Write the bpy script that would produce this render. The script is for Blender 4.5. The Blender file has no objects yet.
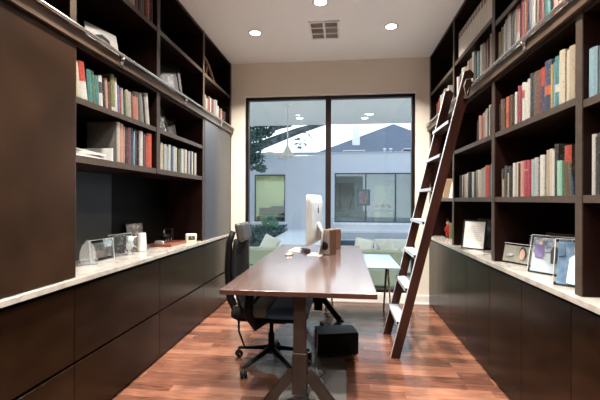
import bpy, math, random
from mathutils import Vector, Matrix
random.seed(11)
R = random.random
U = random.uniform
PI = math.pi
sc = bpy.context.scene
C = sc.collection

# ------------------------------------------------------------------ camera
cam_d = bpy.data.cameras.new('camera'); cam = bpy.data.objects.new('camera', cam_d); C.objects.link(cam)
cam_d.sensor_width = 36.0; cam_d.lens = 377.4/600*36.0; cam_d.clip_start = .05; cam_d.clip_end = 300
cam.rotation_euler = (PI/2, math.radians(-.21), .1123)
cam.location = (0, 0, 1.266)
sc.camera = cam
# ------------------------------------------------------------------ world: pale dusk sky
W = bpy.data.worlds.new('world'); sc.world = W; W.use_nodes = True
nt = W.node_tree; nt.nodes.clear()
wo = nt.nodes.new('ShaderNodeOutputWorld'); bg = nt.nodes.new('ShaderNodeBackground')
tc = nt.nodes.new('ShaderNodeTexCoord'); sx = nt.nodes.new('ShaderNodeSeparateXYZ'); cr = nt.nodes.new('ShaderNodeValToRGB')
nt.links.new(tc.outputs['Generated'], sx.inputs[0]); nt.links.new(sx.outputs['Z'], cr.inputs[0])
cr.color_ramp.elements[0].position = 0.0; cr.color_ramp.elements[0].color = (.96, .98, 1.0, 1)
cr.color_ramp.elements[1].position = .8; cr.color_ramp.elements[1].color = (.55, .72, 1.0, 1)
nt.links.new(cr.outputs[0], bg.inputs['Color']); bg.inputs['Strength'].default_value = 2.1
nt.links.new(bg.outputs[0], wo.inputs[0])
# ------------------------------------------------------------------ exposure
sc.view_settings.view_transform = 'Standard'; sc.view_settings.look = 'None'
sc.view_settings.gamma = 1; sc.view_settings.use_curve_mapping = False
sc.view_settings.exposure = 0.0
sc.cycles.use_denoising = True
LAMP_W = 60.0
def area(name, loc, size, power, col, rot=(0,0,0), shape='DISK', sy=None, spread=None):
    l = bpy.data.lights.new(name, 'AREA'); l.shape = shape; l.size = size; l.energy = power; l.color = col
    if sy: l.size_y = sy
    if spread: l.spread = spread
    o = bpy.data.objects.new(name, l); C.objects.link(o); o.location = loc; o.rotation_euler = rot
    return o
WARM = (1.0, .93, .84)
# big north-facing skylight shafts do not exist here: only ceiling downlights (below, some added out of view) and the window

# ------------------------------------------------------------------ materials
MATS = {}
def nodes(m):
    m.use_nodes = True
    return m.node_tree, m.node_tree.nodes['Principled BSDF']
def mat(name, col, rough=.5, metal=0, var=.12, scale=8.0, stretch=(1,1,1), spec=.5, coat=0, bump=0, col2=None, trans=0, ior=1.45, coatr=.1):
    if name in MATS: return MATS[name]
    m = bpy.data.materials.new(name); t, b = nodes(m)
    tc = t.nodes.new('ShaderNodeTexCoord'); mp = t.nodes.new('ShaderNodeMapping'); mp.inputs['Scale'].default_value = stretch
    n = t.nodes.new('ShaderNodeTexNoise'); n.inputs['Scale'].default_value = scale; n.inputs['Detail'].default_value = 4
    r = t.nodes.new('ShaderNodeValToRGB')
    c2 = col2 or tuple(min(1, c*(1+var)) for c in col); c1 = tuple(c*(1-var) for c in col) if not col2 else col
    r.color_ramp.elements[0].position = .35; r.color_ramp.elements[0].color = (*c1, 1)
    r.color_ramp.elements[1].position = .65; r.color_ramp.elements[1].color = (*c2, 1)
    L = t.links.new
    L(tc.outputs['Object'], mp.inputs[0]); L(mp.outputs[0], n.inputs[0]); L(n.outputs[0], r.inputs[0]); L(r.outputs[0], b.inputs['Base Color'])
    b.inputs['Roughness'].default_value = rough; b.inputs['Metallic'].default_value = metal
    b.inputs['Specular IOR Level'].default_value = spec; b.inputs['Coat Weight'].default_value = coat; b.inputs['Coat Roughness'].default_value = coatr
    b.inputs['Transmission Weight'].default_value = trans; b.inputs['IOR'].default_value = ior
    if bump:
        bp = t.nodes.new('ShaderNodeBump'); bp.inputs['Strength'].default_value = bump; bp.inputs['Distance'].default_value = .01
        L(n.outputs[0], bp.inputs['Height']); L(bp.outputs[0], b.inputs['Normal'])
    MATS[name] = m
    return m
def glow(name, col, s):
    if name in MATS: return MATS[name]
    m = bpy.data.materials.new(name); t, b = nodes(m)
    b.inputs['Emission Color'].default_value = (*col, 1); b.inputs['Emission Strength'].default_value = s
    MATS[name] = m; return m
def glass(name, tint, refl=.06, rough=.0):
    """thin pane: transparent plus a fresnel mirror"""
    m = bpy.data.materials.new(name); m.use_nodes = True; t = m.node_tree; t.nodes.clear()
    o = t.nodes.new('ShaderNodeOutputMaterial'); mx = t.nodes.new('ShaderNodeMixShader'); tr = t.nodes.new('ShaderNodeBsdfTransparent')
    g = t.nodes.new('ShaderNodeBsdfGlossy'); f = t.nodes.new('ShaderNodeLayerWeight'); f.inputs['Blend'].default_value = .25
    ma = t.nodes.new('ShaderNodeMath'); ma.operation = 'MULTIPLY_ADD'; ma.inputs[1].default_value = .5; ma.inputs[2].default_value = refl
    ma.use_clamp = True
    tr.inputs[0].default_value = (*tint, 1); g.inputs['Roughness'].default_value = rough
    L = t.links.new
    L(f.outputs['Fresnel'], ma.inputs[0]); L(ma.outputs[0], mx.inputs[0]); L(tr.outputs[0], mx.inputs[1]); L(g.outputs[0], mx.inputs[2]); L(mx.outputs[0], o.inputs[0])
    MATS[name] = m; return m
def wood(name, c1, c2, rough=.35, grain=(1, 1, 12), scale=3.0, coat=0, coatr=.1, spec=.5):
    if name in MATS: return MATS[name]
    m = bpy.data.materials.new(name); t, b = nodes(m); L = t.links.new
    tc = t.nodes.new('ShaderNodeTexCoord'); mp = t.nodes.new('ShaderNodeMapping'); mp.inputs['Scale'].default_value = grain
    n = t.nodes.new('ShaderNodeTexNoise'); n.inputs['Scale'].default_value = scale; n.inputs['Detail'].default_value = 6; n.inputs['Distortion'].default_value = .6
    n2 = t.nodes.new('ShaderNodeTexNoise'); n2.inputs['Scale'].default_value = 1.6; n2.inputs['Detail'].default_value = 2
    ad = t.nodes.new('ShaderNodeMath'); ad.operation = 'MULTIPLY_ADD'; ad.inputs[1].default_value = .5
    hf = t.nodes.new('ShaderNodeMath'); hf.operation = 'MULTIPLY'; hf.inputs[1].default_value = .5
    r = t.nodes.new('ShaderNodeValToRGB')
    r.color_ramp.elements[0].position = .32; r.color_ramp.elements[0].color = (*c1, 1)
    r.color_ramp.elements[1].position = .68; r.color_ramp.elements[1].color = (*c2, 1)
    L(tc.outputs['Object'], mp.inputs[0]); L(mp.outputs[0], n.inputs[0]); L(tc.outputs['Object'], n2.inputs[0])
    L(n2.outputs[0], hf.inputs[0]); L(n.outputs[0], ad.inputs[0]); L(hf.outputs[0], ad.inputs[2]); L(ad.outputs[0], r.inputs[0]); L(r.outputs[0], b.inputs['Base Color'])
    b.inputs['Roughness'].default_value = rough; b.inputs['Coat Weight'].default_value = coat; b.inputs['Coat Roughness'].default_value = coatr; b.inputs['Specular IOR Level'].default_value = spec
    bp = t.nodes.new('ShaderNodeBump'); bp.inputs['Strength'].default_value = .04; L(n.outputs[0], bp.inputs['Height']); L(bp.outputs[0], b.inputs['Normal'])
    MATS[name] = m; return m
def plank_mat():
    m = bpy.data.materials.new('plank_floor'); t, b = nodes(m); L = t.links.new; N = t.nodes.new
    tc = N('ShaderNodeTexCoord'); s = N('ShaderNodeSeparateXYZ'); L(tc.outputs['Object'], s.inputs[0])
    def M(op, a, b_=None, c=None):
        n = N('ShaderNodeMath'); n.operation = op
        for i, v in enumerate((a, b_, c)):
            if v is None: continue
            if isinstance(v, (int, float)): n.inputs[i].default_value = v
            else: L(v, n.inputs[i])
        return n.outputs[0]
    PW, PL = .085, .80
    v = M('DIVIDE', s.outputs['Y'], PW); vi = M('FLOOR', v); vf = M('FRACT', v)
    w1 = N('ShaderNodeTexWhiteNoise'); w1.noise_dimensions = '1D'; L(vi, w1.inputs['W'])
    u = M('ADD', M('DIVIDE', s.outputs['X'], PL), M('MULTIPLY', w1.outputs['Value'], 7.3)); ui = M('FLOOR', u); uf = M('FRACT', u)
    cx = N('ShaderNodeCombineXYZ'); L(ui, cx.inputs[0]); L(vi, cx.inputs[1])
    w2 = N('ShaderNodeTexWhiteNoise'); w2.noise_dimensions = '2D'; L(cx.outputs[0], w2.inputs['Vector'])
    mp = N('ShaderNodeMapping'); mp.inputs['Scale'].default_value = (2.2, 22, 1); L(tc.outputs['Object'], mp.inputs[0])
    of = N('ShaderNodeVectorMath'); of.operation = 'ADD'; L(mp.outputs[0], of.inputs[0]); L(w2.outputs['Color'], of.inputs[1])
    g = N('ShaderNodeTexNoise'); g.inputs['Scale'].default_value = 2.0; g.inputs['Detail'].default_value = 8; g.inputs['Distortion'].default_value = 1.2; L(of.outputs[0], g.inputs[0])
    sc_ = N('ShaderNodeTexNoise'); sc_.inputs['Scale'].default_value = 5.0; sc_.inputs['Detail'].default_value = 6; L(tc.outputs['Object'], sc_.inputs[0])
    f = M('ADD', M('ADD', M('MULTIPLY', w2.outputs['Value'], .30), M('MULTIPLY', g.outputs[0], .45)), M('MULTIPLY', sc_.outputs[0], .40))
    r = N('ShaderNodeValToRGB'); e = r.color_ramp.elements
    e[0].position = .32; e[0].color = (.048, .019, .012, 1); e[1].position = .80; e[1].color = (.255, .118, .074, 1)
    k = e.new(.55); k.color = (.125, .050, .031, 1)
    L(f, r.inputs[0])
    gap = M('MAXIMUM', M('LESS_THAN', vf, .025), M('LESS_THAN', uf, .004))
    mx = N('ShaderNodeMix'); mx.data_type = 'RGBA'; L(M('MULTIPLY', gap, .6), mx.inputs['Factor']); L(r.outputs[0], mx.inputs['A']); mx.inputs['B'].default_value = (.08, .03, .02, 1)
    L(mx.outputs['Result'], b.inputs['Base Color'])
    L(M('MULTIPLY_ADD', g.outputs[0], .16, .12), b.inputs['Roughness'])
    bp = N('ShaderNodeBump'); bp.inputs['Strength'].default_value = .12; bp.inputs['Distance'].default_value = .004; L(sc_.outputs[0], bp.inputs['Height']); L(bp.outputs[0], b.inputs['Normal'])
    return m
def stone_mat(name, base, vein):
    m = bpy.data.materials.new(name); t, b = nodes(m); L = t.links.new
    tc = t.nodes.new('ShaderNodeTexCoord'); n = t.nodes.new('ShaderNodeTexNoise'); n.inputs['Scale'].default_value = 6; n.inputs['Detail'].default_value = 8; n.inputs['Distortion'].default_value = 1.5
    r = t.nodes.new('ShaderNodeValToRGB'); r.color_ramp.elements[0].position = .38; r.color_ramp.elements[0].color = (*vein, 1)
    r.color_ramp.elements[1].position = .55; r.color_ramp.elements[1].color = (*base, 1)
    L(tc.outputs['Object'], n.inputs[0]); L(n.outputs[0], r.inputs[0]); L(r.outputs[0], b.inputs['Base Color']); b.inputs['Roughness'].default_value = .18
    return m
def spine_mat(name, col, ink):
    """cloth book cover with small printed flecks along the spine"""
    if name in MATS: return MATS[name]
    m = bpy.data.materials.new(name); t, b = nodes(m); L = t.links.new
    tc = t.nodes.new('ShaderNodeTexCoord'); mp = t.nodes.new('ShaderNodeMapping'); mp.inputs['Scale'].default_value = (60, 150, 55)
    n = t.nodes.new('ShaderNodeTexNoise'); n.inputs['Scale'].default_value = 1.6; n.inputs['Detail'].default_value = 1
    oi = t.nodes.new('ShaderNodeObjectInfo'); ad = t.nodes.new('ShaderNodeVectorMath'); ad.operation = 'ADD'
    r = t.nodes.new('ShaderNodeValToRGB'); r.color_ramp.elements[0].position = .58; r.color_ramp.elements[0].color = (*[c*.46 for c in col], 1)
    r.color_ramp.elements[1].position = .70; r.color_ramp.elements[1].color = (*[.46*(c*.45+k*.55) for c, k in zip(col, ink)], 1)
    L(tc.outputs['Object'], mp.inputs[0]); L(mp.outputs[0], ad.inputs[0]); L(oi.outputs['Random'], ad.inputs[1])
    L(ad.outputs[0], n.inputs[0]); L(n.outputs[0], r.inputs[0]); L(r.outputs[0], b.inputs['Base Color']); b.inputs['Roughness'].default_value = .45
    MATS[name] = m; return m

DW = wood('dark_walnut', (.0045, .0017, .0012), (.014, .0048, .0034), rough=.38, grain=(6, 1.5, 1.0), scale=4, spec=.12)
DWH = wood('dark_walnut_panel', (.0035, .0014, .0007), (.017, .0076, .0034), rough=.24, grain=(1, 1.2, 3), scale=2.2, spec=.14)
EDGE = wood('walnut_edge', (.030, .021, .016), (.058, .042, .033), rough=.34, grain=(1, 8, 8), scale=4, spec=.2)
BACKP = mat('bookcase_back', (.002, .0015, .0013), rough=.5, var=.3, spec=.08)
NICHE = mat('niche_back', (.018, .017, .013), rough=.4, spec=.3, var=.35, scale=3)
WALL = mat('wall_paint', (.72, .665, .575), rough=.7, var=.02, scale=40, bump=.05)
CEIL = mat('ceiling_paint', (.90, .90, .88), rough=.6, var=.01, scale=40)
WHITE = mat('white_paint', (.78, .77, .74), rough=.35, var=.02)
STONE = stone_mat('counter_stone', (.31, .29, .26), (.24, .22, .20))
BRONZE = mat('bronze_frame', (.014, .008, .007), rough=.35, metal=.3, var=.2)
STEEL = mat('brushed_steel', (.62, .60, .57), rough=.26, metal=1, var=.08, scale=30)
BLACK = mat('black_plastic', (.004, .004, .0045), rough=.45, var=.2, spec=.15)
BLKF = mat('black_fabric', (.005, .0047, .0047), rough=.8, spec=.2, var=.3, scale=60)
CHROME = mat('chrome', (.75, .75, .76), rough=.12, metal=1, var=.03)
PAGE = mat('page_block', (.36, .33, .27), rough=.8, var=.15, scale=5, stretch=(120, 120, 1))

# ------------------------------------------------------------------ mesh helpers
class MB:
    def __init__(s): s.v = []; s.f = []; s.mi = []; s.sm = []; s.mats = []
    def mid(s, m):
        if m not in s.mats: s.mats.append(m)
        return s.mats.index(m)
    def add(s, vs, fs, m, smooth=False, M=None):
        k = len(s.v); i = s.mid(m)
        s.v += [tuple(M @ Vector(v)) if M else tuple(v) for v in vs]
        for f in fs: s.f.append([k+a for a in f]); s.mi.append(i); s.sm.append(smooth)
        return s
    def box(s, a, b, m, M=None, bev=0.0):
        (x0, y0, z0), (x1, y1, z1) = a, b
        x0, x1 = min(x0, x1), max(x0, x1); y0, y1 = min(y0, y1), max(y0, y1); z0, z1 = min(z0, z1), max(z0, z1)
        if bev <= 0:
            vs = [(x0,y0,z0),(x1,y0,z0),(x1,y1,z0),(x0,y1,z0),(x0,y0,z1),(x1,y0,z1),(x1,y1,z1),(x0,y1,z1)]
            return s.add(vs, [(0,3,2,1),(4,5,6,7),(0,1,5,4),(1,2,6,5),(2,3,7,6),(3,0,4,7)], m, False, M)
        e = min(bev, (x1-x0)/2.01, (y1-y0)/2.01, (z1-z0)/2.01)
        vs = []; idx = {}
        for ix, (X, sx_) in enumerate(((x0, 1), (x1, -1))):
            for iy, (Y, sy_) in enumerate(((y0, 1), (y1, -1))):
                for iz, (Z, sz_) in enumerate(((z0, 1), (z1, -1))):
                    for ax in range(3):
                        idx[ix, iy, iz, ax] = len(vs)
                        vs.append((X+(0 if ax == 0 else sx_*e), Y+(0 if ax == 1 else sy_*e), Z+(0 if ax == 2 else sz_*e)))
        fs = []
        g = idx
        fs.append([g[0,0,0,0], g[0,0,1,0], g[0,1,1,0], g[0,1,0,0]]); fs.append([g[1,0,0,0], g[1,1,0,0], g[1,1,1,0], g[1,0,1,0]])
        fs.append([g[0,0,0,1], g[1,0,0,1], g[1,0,1,1], g[0,0,1,1]]); fs.append([g[0,1,0,1], g[0,1,1,1], g[1,1,1,1], g[1,1,0,1]])
        fs.append([g[0,0,0,2], g[0,1,0,2], g[1,1,0,2], g[1,0,0,2]]); fs.append([g[0,0,1,2], g[1,0,1,2], g[1,1,1,2], g[0,1,1,2]])
        for a_ in (0, 1):
            for b_ in (0, 1):
                fs.append([g[a_,b_,0,0], g[a_,b_,1,0], g[a_,b_,1,1], g[a_,b_,0,1]])
                fs.append([g[a_,0,b_,0], g[a_,1,b_,0], g[a_,1,b_,2], g[a_,0,b_,2]])
                fs.append([g[0,a_,b_,1], g[1,a_,b_,1], g[1,a_,b_,2], g[0,a_,b_,2]])
                for c_ in (0, 1): fs.append([g[a_,b_,c_,0], g[a_,b_,c_,1], g[a_,b_,c_,2]])
        return s.add(vs, fs, m, False, M)
    def prism(s, pts, h0, h1, m, axis='z', M=None, smooth=False):
        n = len(pts)
        def q(p, h): return {'z': (p[0], p[1], h), 'x': (h, p[0], p[1]), 'y': (p[0], h, p[1])}[axis]
        vs = [q(p, h0) for p in pts]+[q(p, h1) for p in pts]
        fs = [list(range(n))[::-1], [n+i for i in range(n)]]+[(i, (i+1) % n, n+(i+1) % n, n+i) for i in range(n)]
        return s.add(vs, fs, m, smooth, M)
    def lathe(s, prof, m, n=20, c=(0,0,0), M=None, smooth=True, cap=True):
        vs = []; fs = []
        for (r, z) in prof:
            for i in range(n): vs.append((c[0]+r*math.cos(2*PI*i/n), c[1]+r*math.sin(2*PI*i/n), c[2]+z))
        for j in range(len(prof)-1):
            for i in range(n): fs.append((j*n+i, j*n+(i+1) % n, (j+1)*n+(i+1) % n, (j+1)*n+i))
        if cap: fs.append(list(range(n))[::-1]); fs.append([(len(prof)-1)*n+i for i in range(n)])
        return s.add(vs, fs, m, smooth, M)
    def tube(s, pts, r, m, n=8, M=None, cap=True, flat=None):
        P = [Vector(p) for p in pts]; rs = r if isinstance(r, (list, tuple)) else [r]*len(P)
        vs = []; fs = []; up = None
        for i, p in enumerate(P):
            d = (P[min(i+1, len(P)-1)]-P[max(i-1, 0)]).normalized()
            if up is None:
                up = Vector((0,0,1)) if abs(d.z) < .9 else Vector((0,1,0))
            a = d.cross(up).normalized(); up = a.cross(d).normalized()
            for k in range(n):
                t = 2*PI*k/n; vs.append(p+(a*math.cos(t)+up*math.sin(t)*(flat or 1))*rs[i])
        for i in range(len(P)-1):
            for k in range(n): fs.append((i*n+k, i*n+(k+1) % n, (i+1)*n+(k+1) % n, (i+1)*n+k))
        if cap: fs.append(list(range(n))[::-1]); fs.append([(len(P)-1)*n+k for k in range(n)])
        return s.add(vs, fs, m, True, M)
    def bar(s, p, q, w, h, m, up=(0,0,1)):
        """rectangular bar from p to q, w across, h along up"""
        p, q = Vector(p), Vector(q); d = (q-p).normalized(); u = Vector(up); a = d.cross(u).normalized(); u = a.cross(d).normalized()
        vs = []
        for c in (p, q):
            for (i, j) in ((-1,-1),(1,-1),(1,1),(-1,1)): vs.append(c+a*(i*w/2)+u*(j*h/2))
        return s.add(vs, [(0,1,2,3),(4,7,6,5),(0,4,5,1),(1,5,6,2),(2,6,7,3),(3,7,4,0)], m)
    def build(s, name, parent=None, loc=None, rot=None, origin=None, fix=True):
        me = bpy.data.meshes.new(name)
        vs = s.v
        if origin: vs = [(v[0]-origin[0], v[1]-origin[1], v[2]-origin[2]) for v in vs]
        me.from_pydata(vs, [], s.f)
        for m in s.mats: me.materials.append(m)
        me.polygons.foreach_set('material_index', s.mi); me.polygons.foreach_set('use_smooth', s.sm)
        if fix and len(s.f) < 3000:
            import bmesh
            bm = bmesh.new(); bm.from_mesh(me); bmesh.ops.recalc_face_normals(bm, faces=bm.faces); bm.to_mesh(me); bm.free()
        me.update()
        o = bpy.data.objects.new(name, me); C.objects.link(o)
        if parent: o.parent = parent
        if origin: o.location = origin
        if loc: o.location = loc
        if rot: o.rotation_euler = rot
        return o
def tag(o, label=None, cat=None, group=None, kind=None):
    if label: o['label'] = label
    if cat: o['category'] = cat
    if group: o['group'] = group
    if kind: o['kind'] = kind
    return o
def empty(name, loc, label=None, cat=None, group=None, rz=0, kind=None):
    o = bpy.data.objects.new(name, None); C.objects.link(o); o.location = loc; o.rotation_euler = (0, 0, rz); o.empty_display_size = .05
    return tag(o, label, cat, group, kind)
def struct(name, mb, parent=None, **k):
    o = mb.build(name, parent, **k)
    if not parent: o['kind'] = 'structure'
    return o
def Rz(a): return Matrix.Rotation(a, 4, 'Z')
def Ry(a): return Matrix.Rotation(a, 4, 'Y')
def Rx(a): return Matrix.Rotation(a, 4, 'X')
def T(x, y, z): return Matrix.Translation((x, y, z))
ORD = 'first second third fourth fifth sixth seventh eighth ninth tenth eleventh twelfth thirteenth fourteenth fifteenth sixteenth seventeenth eighteenth nineteenth twentieth twenty-first twenty-second twenty-third twenty-fourth twenty-fifth twenty-sixth twenty-seventh twenty-eighth'.split()

# ------------------------------------------------------------------ room dimensions
XL, XR = -1.433, 1.05          # faces of the bookcases
XLB, XRB = -1.83, 1.45         # their backs
YB = 4.75                      # window wall
YF = -2.6                      # wall behind the camera
CH = 3.016                     # ceiling
CT = .842                      # worktop top
YS = [-.05, .9, 1.868, 2.81, 3.775, 4.70]
YR = [-.05, .9, 1.82, 2.79, 3.75, 4.70]   # upright centres

struct('floor', MB().box((XLB-.1, YF-.1, -.06), (XRB+.1, YB+.16, 0), plank_mat()))
struct('ceiling', MB().box((XLB-.1, YF-.1, CH), (XRB+.1, YB+.16, CH+.1), CEIL))
struct('wall_left', MB().box((XLB-.1, YF, 0), (XLB-.012, YB, CH), WALL))
struct('wall_right', MB().box((XRB+.012, YF, 0), (XRB+.1, YB, CH), WALL))
struct('wall_front', MB().box((XLB-.1, YF-.1, 0), (XRB+.1, YF, CH), WALL))
WX0, WX1, WZ0, WZ1 = -1.25, .885, .12, 2.585
wb = MB()
wb.box((XLB-.1, YB, 0), (WX0, YB+.15, CH), WALL); wb.box((WX1, YB, 0), (XRB+.1, YB+.15, CH), WALL)
wb.box((WX0, YB, WZ1), (WX1, YB+.15, CH), WALL); wb.box((WX0, YB, 0), (WX1, YB+.15, WZ0), WALL)
struct('wall_back', wb)
bb = MB(); bb.box((XL, YB-.014, .012), (XR, YB-.001, .105), WHITE); bb.box((XL, YB-.022, 0), (XR, YB-.001, .014), WHITE)
struct('baseboard_back', bb)
# window: bronze frame, central mullion, two panes
wn = empty('window_1', ((WX0+WX1)/2, YB+.05, WZ0), kind='structure')
PANE = glass('clear_pane', (.93, .97, .97), .035)
F = .038; MX = -.182
def wpart(name, a, b, m):
    o = MB().box(a, b, m).build(name, wn, origin=None); o.location = (-wn.location[0], -wn.location[1], -wn.location[2]); return o
wf = MB()
for a, b in (((WX0, YB+.03, WZ0), (WX0+F, YB+.10, WZ1)), ((WX1-F, YB+.03, WZ0), (WX1, YB+.10, WZ1)), ((WX0, YB+.03, WZ1-F), (WX1, YB+.10, WZ1)), ((WX0, YB+.03, WZ0), (WX1, YB+.10, WZ0+.035))):
    wf.box(a, b, BRONZE)
o = wf.build('window_frame', wn); o.location = -Vector(wn.location)
wpart('mullion', (MX-.034, YB+.02, WZ0), (MX+.034, YB+.11, WZ1), BRONZE)
wpart('pane', (WX0+F, YB+.062, WZ0+.03), (MX-.034, YB+.068, WZ1-F), PANE)
wpart('pane', (MX+.034, YB+.062, WZ0+.03), (WX1-F, YB+.068, WZ1-F), PANE)
# reveal trim (square plaster return of the opening)
tr = MB()
tr.box((WX0-.015, YB-.004, WZ1), (WX1+.015, YB, WZ1+.014), WHITE)
struct('trim_1', tr)

# ------------------------------------------------------------------ ceiling lights and air register
def downlight(x, y, label):
    t = empty('recessed_light', (x, y, CH), label, 'ceiling light', 'recessed lights in the study ceiling')
    MB().lathe([(.052, -.001), (.072, -.001), (.076, -.005), (.070, -.009), (.052, -.004)], WHITE, n=28, cap=False).build('trim_ring', t)
    MB().lathe([(.001, -.003), (.052, -.003), (.052, -.006), (.001, -.006)], glow('lamp_lens', (1, .95, .86), 14), n=28).build('lens', t)
    area('light_'+label[:6], (x, y, CH-.012), .10, LAMP_W, WARM, spread=math.radians(125))
downlight(-.915, 3.874, 'round recessed ceiling light near the left end of window wall')
downlight(.48, 3.871, 'round recessed ceiling light nearest the tall wooden ladder')
downlight(-.20, 3.33, 'round recessed ceiling light above the air vent at top of photo')
for (x, y) in ((-.92, 1.9), (.48, 1.9), (-.2, .9), (-.92, -.2), (.48, -.2)):  # added downlights out of view, continuing the rows to brighten the room
    t = empty('recessed_light', (x, y, CH), 'added recessed ceiling light, unseen out of frame toward the camera', 'ceiling light', 'recessed lights in the study ceiling')
    MB().lathe([(.052, -.001), (.072, -.001), (.076, -.005), (.070, -.009), (.052, -.004)], WHITE, n=28, cap=False).build('trim_ring', t)
    MB().lathe([(.001, -.003), (.052, -.003), (.052, -.006), (.001, -.006)], glow('lamp_lens', (1, .95, .86), 14), n=28).build('lens', t)
    area('light_added', (x, y, CH-.012), .10, LAMP_W, WARM, spread=math.radians(125))
t = empty('air_register', (-.19, 3.885, CH), 'white ceiling air vent with six slatted openings', 'vent')
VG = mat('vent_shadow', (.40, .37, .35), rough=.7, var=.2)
fm = MB(); w2, d2 = .155, .20
for y0, y1 in ((-d2, -d2+.022), (-.072, -.058), (.060, .074), (d2-.022, d2)): fm.box((-w2, y0, -.012), (w2, y1, 0), WHITE)
for x0, x1 in ((-w2, -w2+.022), (-.011, .011), (w2-.022, w2)): fm.box((x0, -d2, -.0125), (x1, d2, 0), WHITE)
fm.build('vent_frame', t)
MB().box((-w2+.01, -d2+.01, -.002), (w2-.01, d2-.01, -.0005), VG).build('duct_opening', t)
sl = MB()
for k in range(22):
    y = -d2+.03+k*.0165
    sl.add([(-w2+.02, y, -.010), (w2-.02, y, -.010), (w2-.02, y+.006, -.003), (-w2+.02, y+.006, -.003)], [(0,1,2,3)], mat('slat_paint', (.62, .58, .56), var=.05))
sl.build('slats', t, fix=False)

# ------------------------------------------------------------------ base cabinets, worktops
GAP = .003
def base_cabinet(side, y0, y1, label, kind):
    s = -1 if side == 'L' else 1
    face = XL if side == 'L' else XR; back = XLB if side == 'L' else XRB
    t = empty('base_cabinet', ((face+back)/2, (y0+y1)/2, 0), label, 'cabinet', 'base cabinets along the %s wall' % ('left' if side == 'L' else 'right'))
    cx, cy = (face+back)/2, (y0+y1)/2
    def L(x): return x-cx
    inner = face+s*.020
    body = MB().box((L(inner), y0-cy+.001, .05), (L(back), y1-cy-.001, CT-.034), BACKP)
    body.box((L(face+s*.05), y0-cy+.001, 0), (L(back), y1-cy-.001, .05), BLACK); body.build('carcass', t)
    if kind == 'drawers':
        for (z0, z1) in ((.02, .372), (.388, .790)):
            d = MB().box((L(face), y0-cy+GAP, z0), (L(inner), y1-cy-GAP, z1), DWH, bev=.0015); d.build('drawer_front', t)
    else:
        n = 2 if (y1-y0) > .7 else 1; w = (y1-y0)/n
        for k in range(n):
            a = y0+k*w
            MB().box((L(face), a-cy+GAP*.6, .02), (L(inner), a+w-cy-GAP*.6, .790), DWH, bev=.0015).build('door', t)
    return t
LC = [(-.05, .93), (.93, 1.885), (1.885, 2.84), (2.84, 3.795), (3.795, 4.745)]
LCl = ['dark walnut two-drawer base cabinet behind the camera at left', 'dark walnut base cabinet at photo\'s left edge under flat panel', 'dark walnut two-drawer base cabinet below the clear frames', 'dark walnut two-drawer base cabinet below the small clock', 'dark walnut two-drawer base cabinet beside desk chair and window wall']
for (a, b), l in zip(LC, LCl): base_cabinet('L', a, b, l, 'drawers')
RC = [(-.05, .92), (.92, 1.87), (1.87, 2.845), (2.845, 3.34), (3.34, 3.815), (3.815, 4.745)]
RCl = ['dark walnut two-door base cabinet behind camera at right', 'dark walnut base cabinet door at photo\'s right edge', 'dark walnut two-door base cabinet under the family photographs', 'single-door dark walnut base cabinet under the framed document', 'single-door dark walnut base cabinet just right of the ladder', 'dark walnut two-door base cabinet in the corner behind the ladder']
for (a, b), l in zip(RC, RCl): base_cabinet('R', a, b, l, 'doors')
tag(MB().box((-1.405, -.05, CT-.030), (XLB+.001, YB-.001, CT), STONE, bev=.002).build('worktop', origin=(-1.6, 2.3, CT)), 'long pale stone worktop on the left cabinets', 'worktop')
tag(MB().box((1.018, -.05, CT-.030), (XRB-.001, YB-.001, CT), STONE, bev=.002).build('worktop', origin=(1.2, 2.3, CT)), 'long pale stone worktop on the right cabinets', 'worktop')

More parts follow.
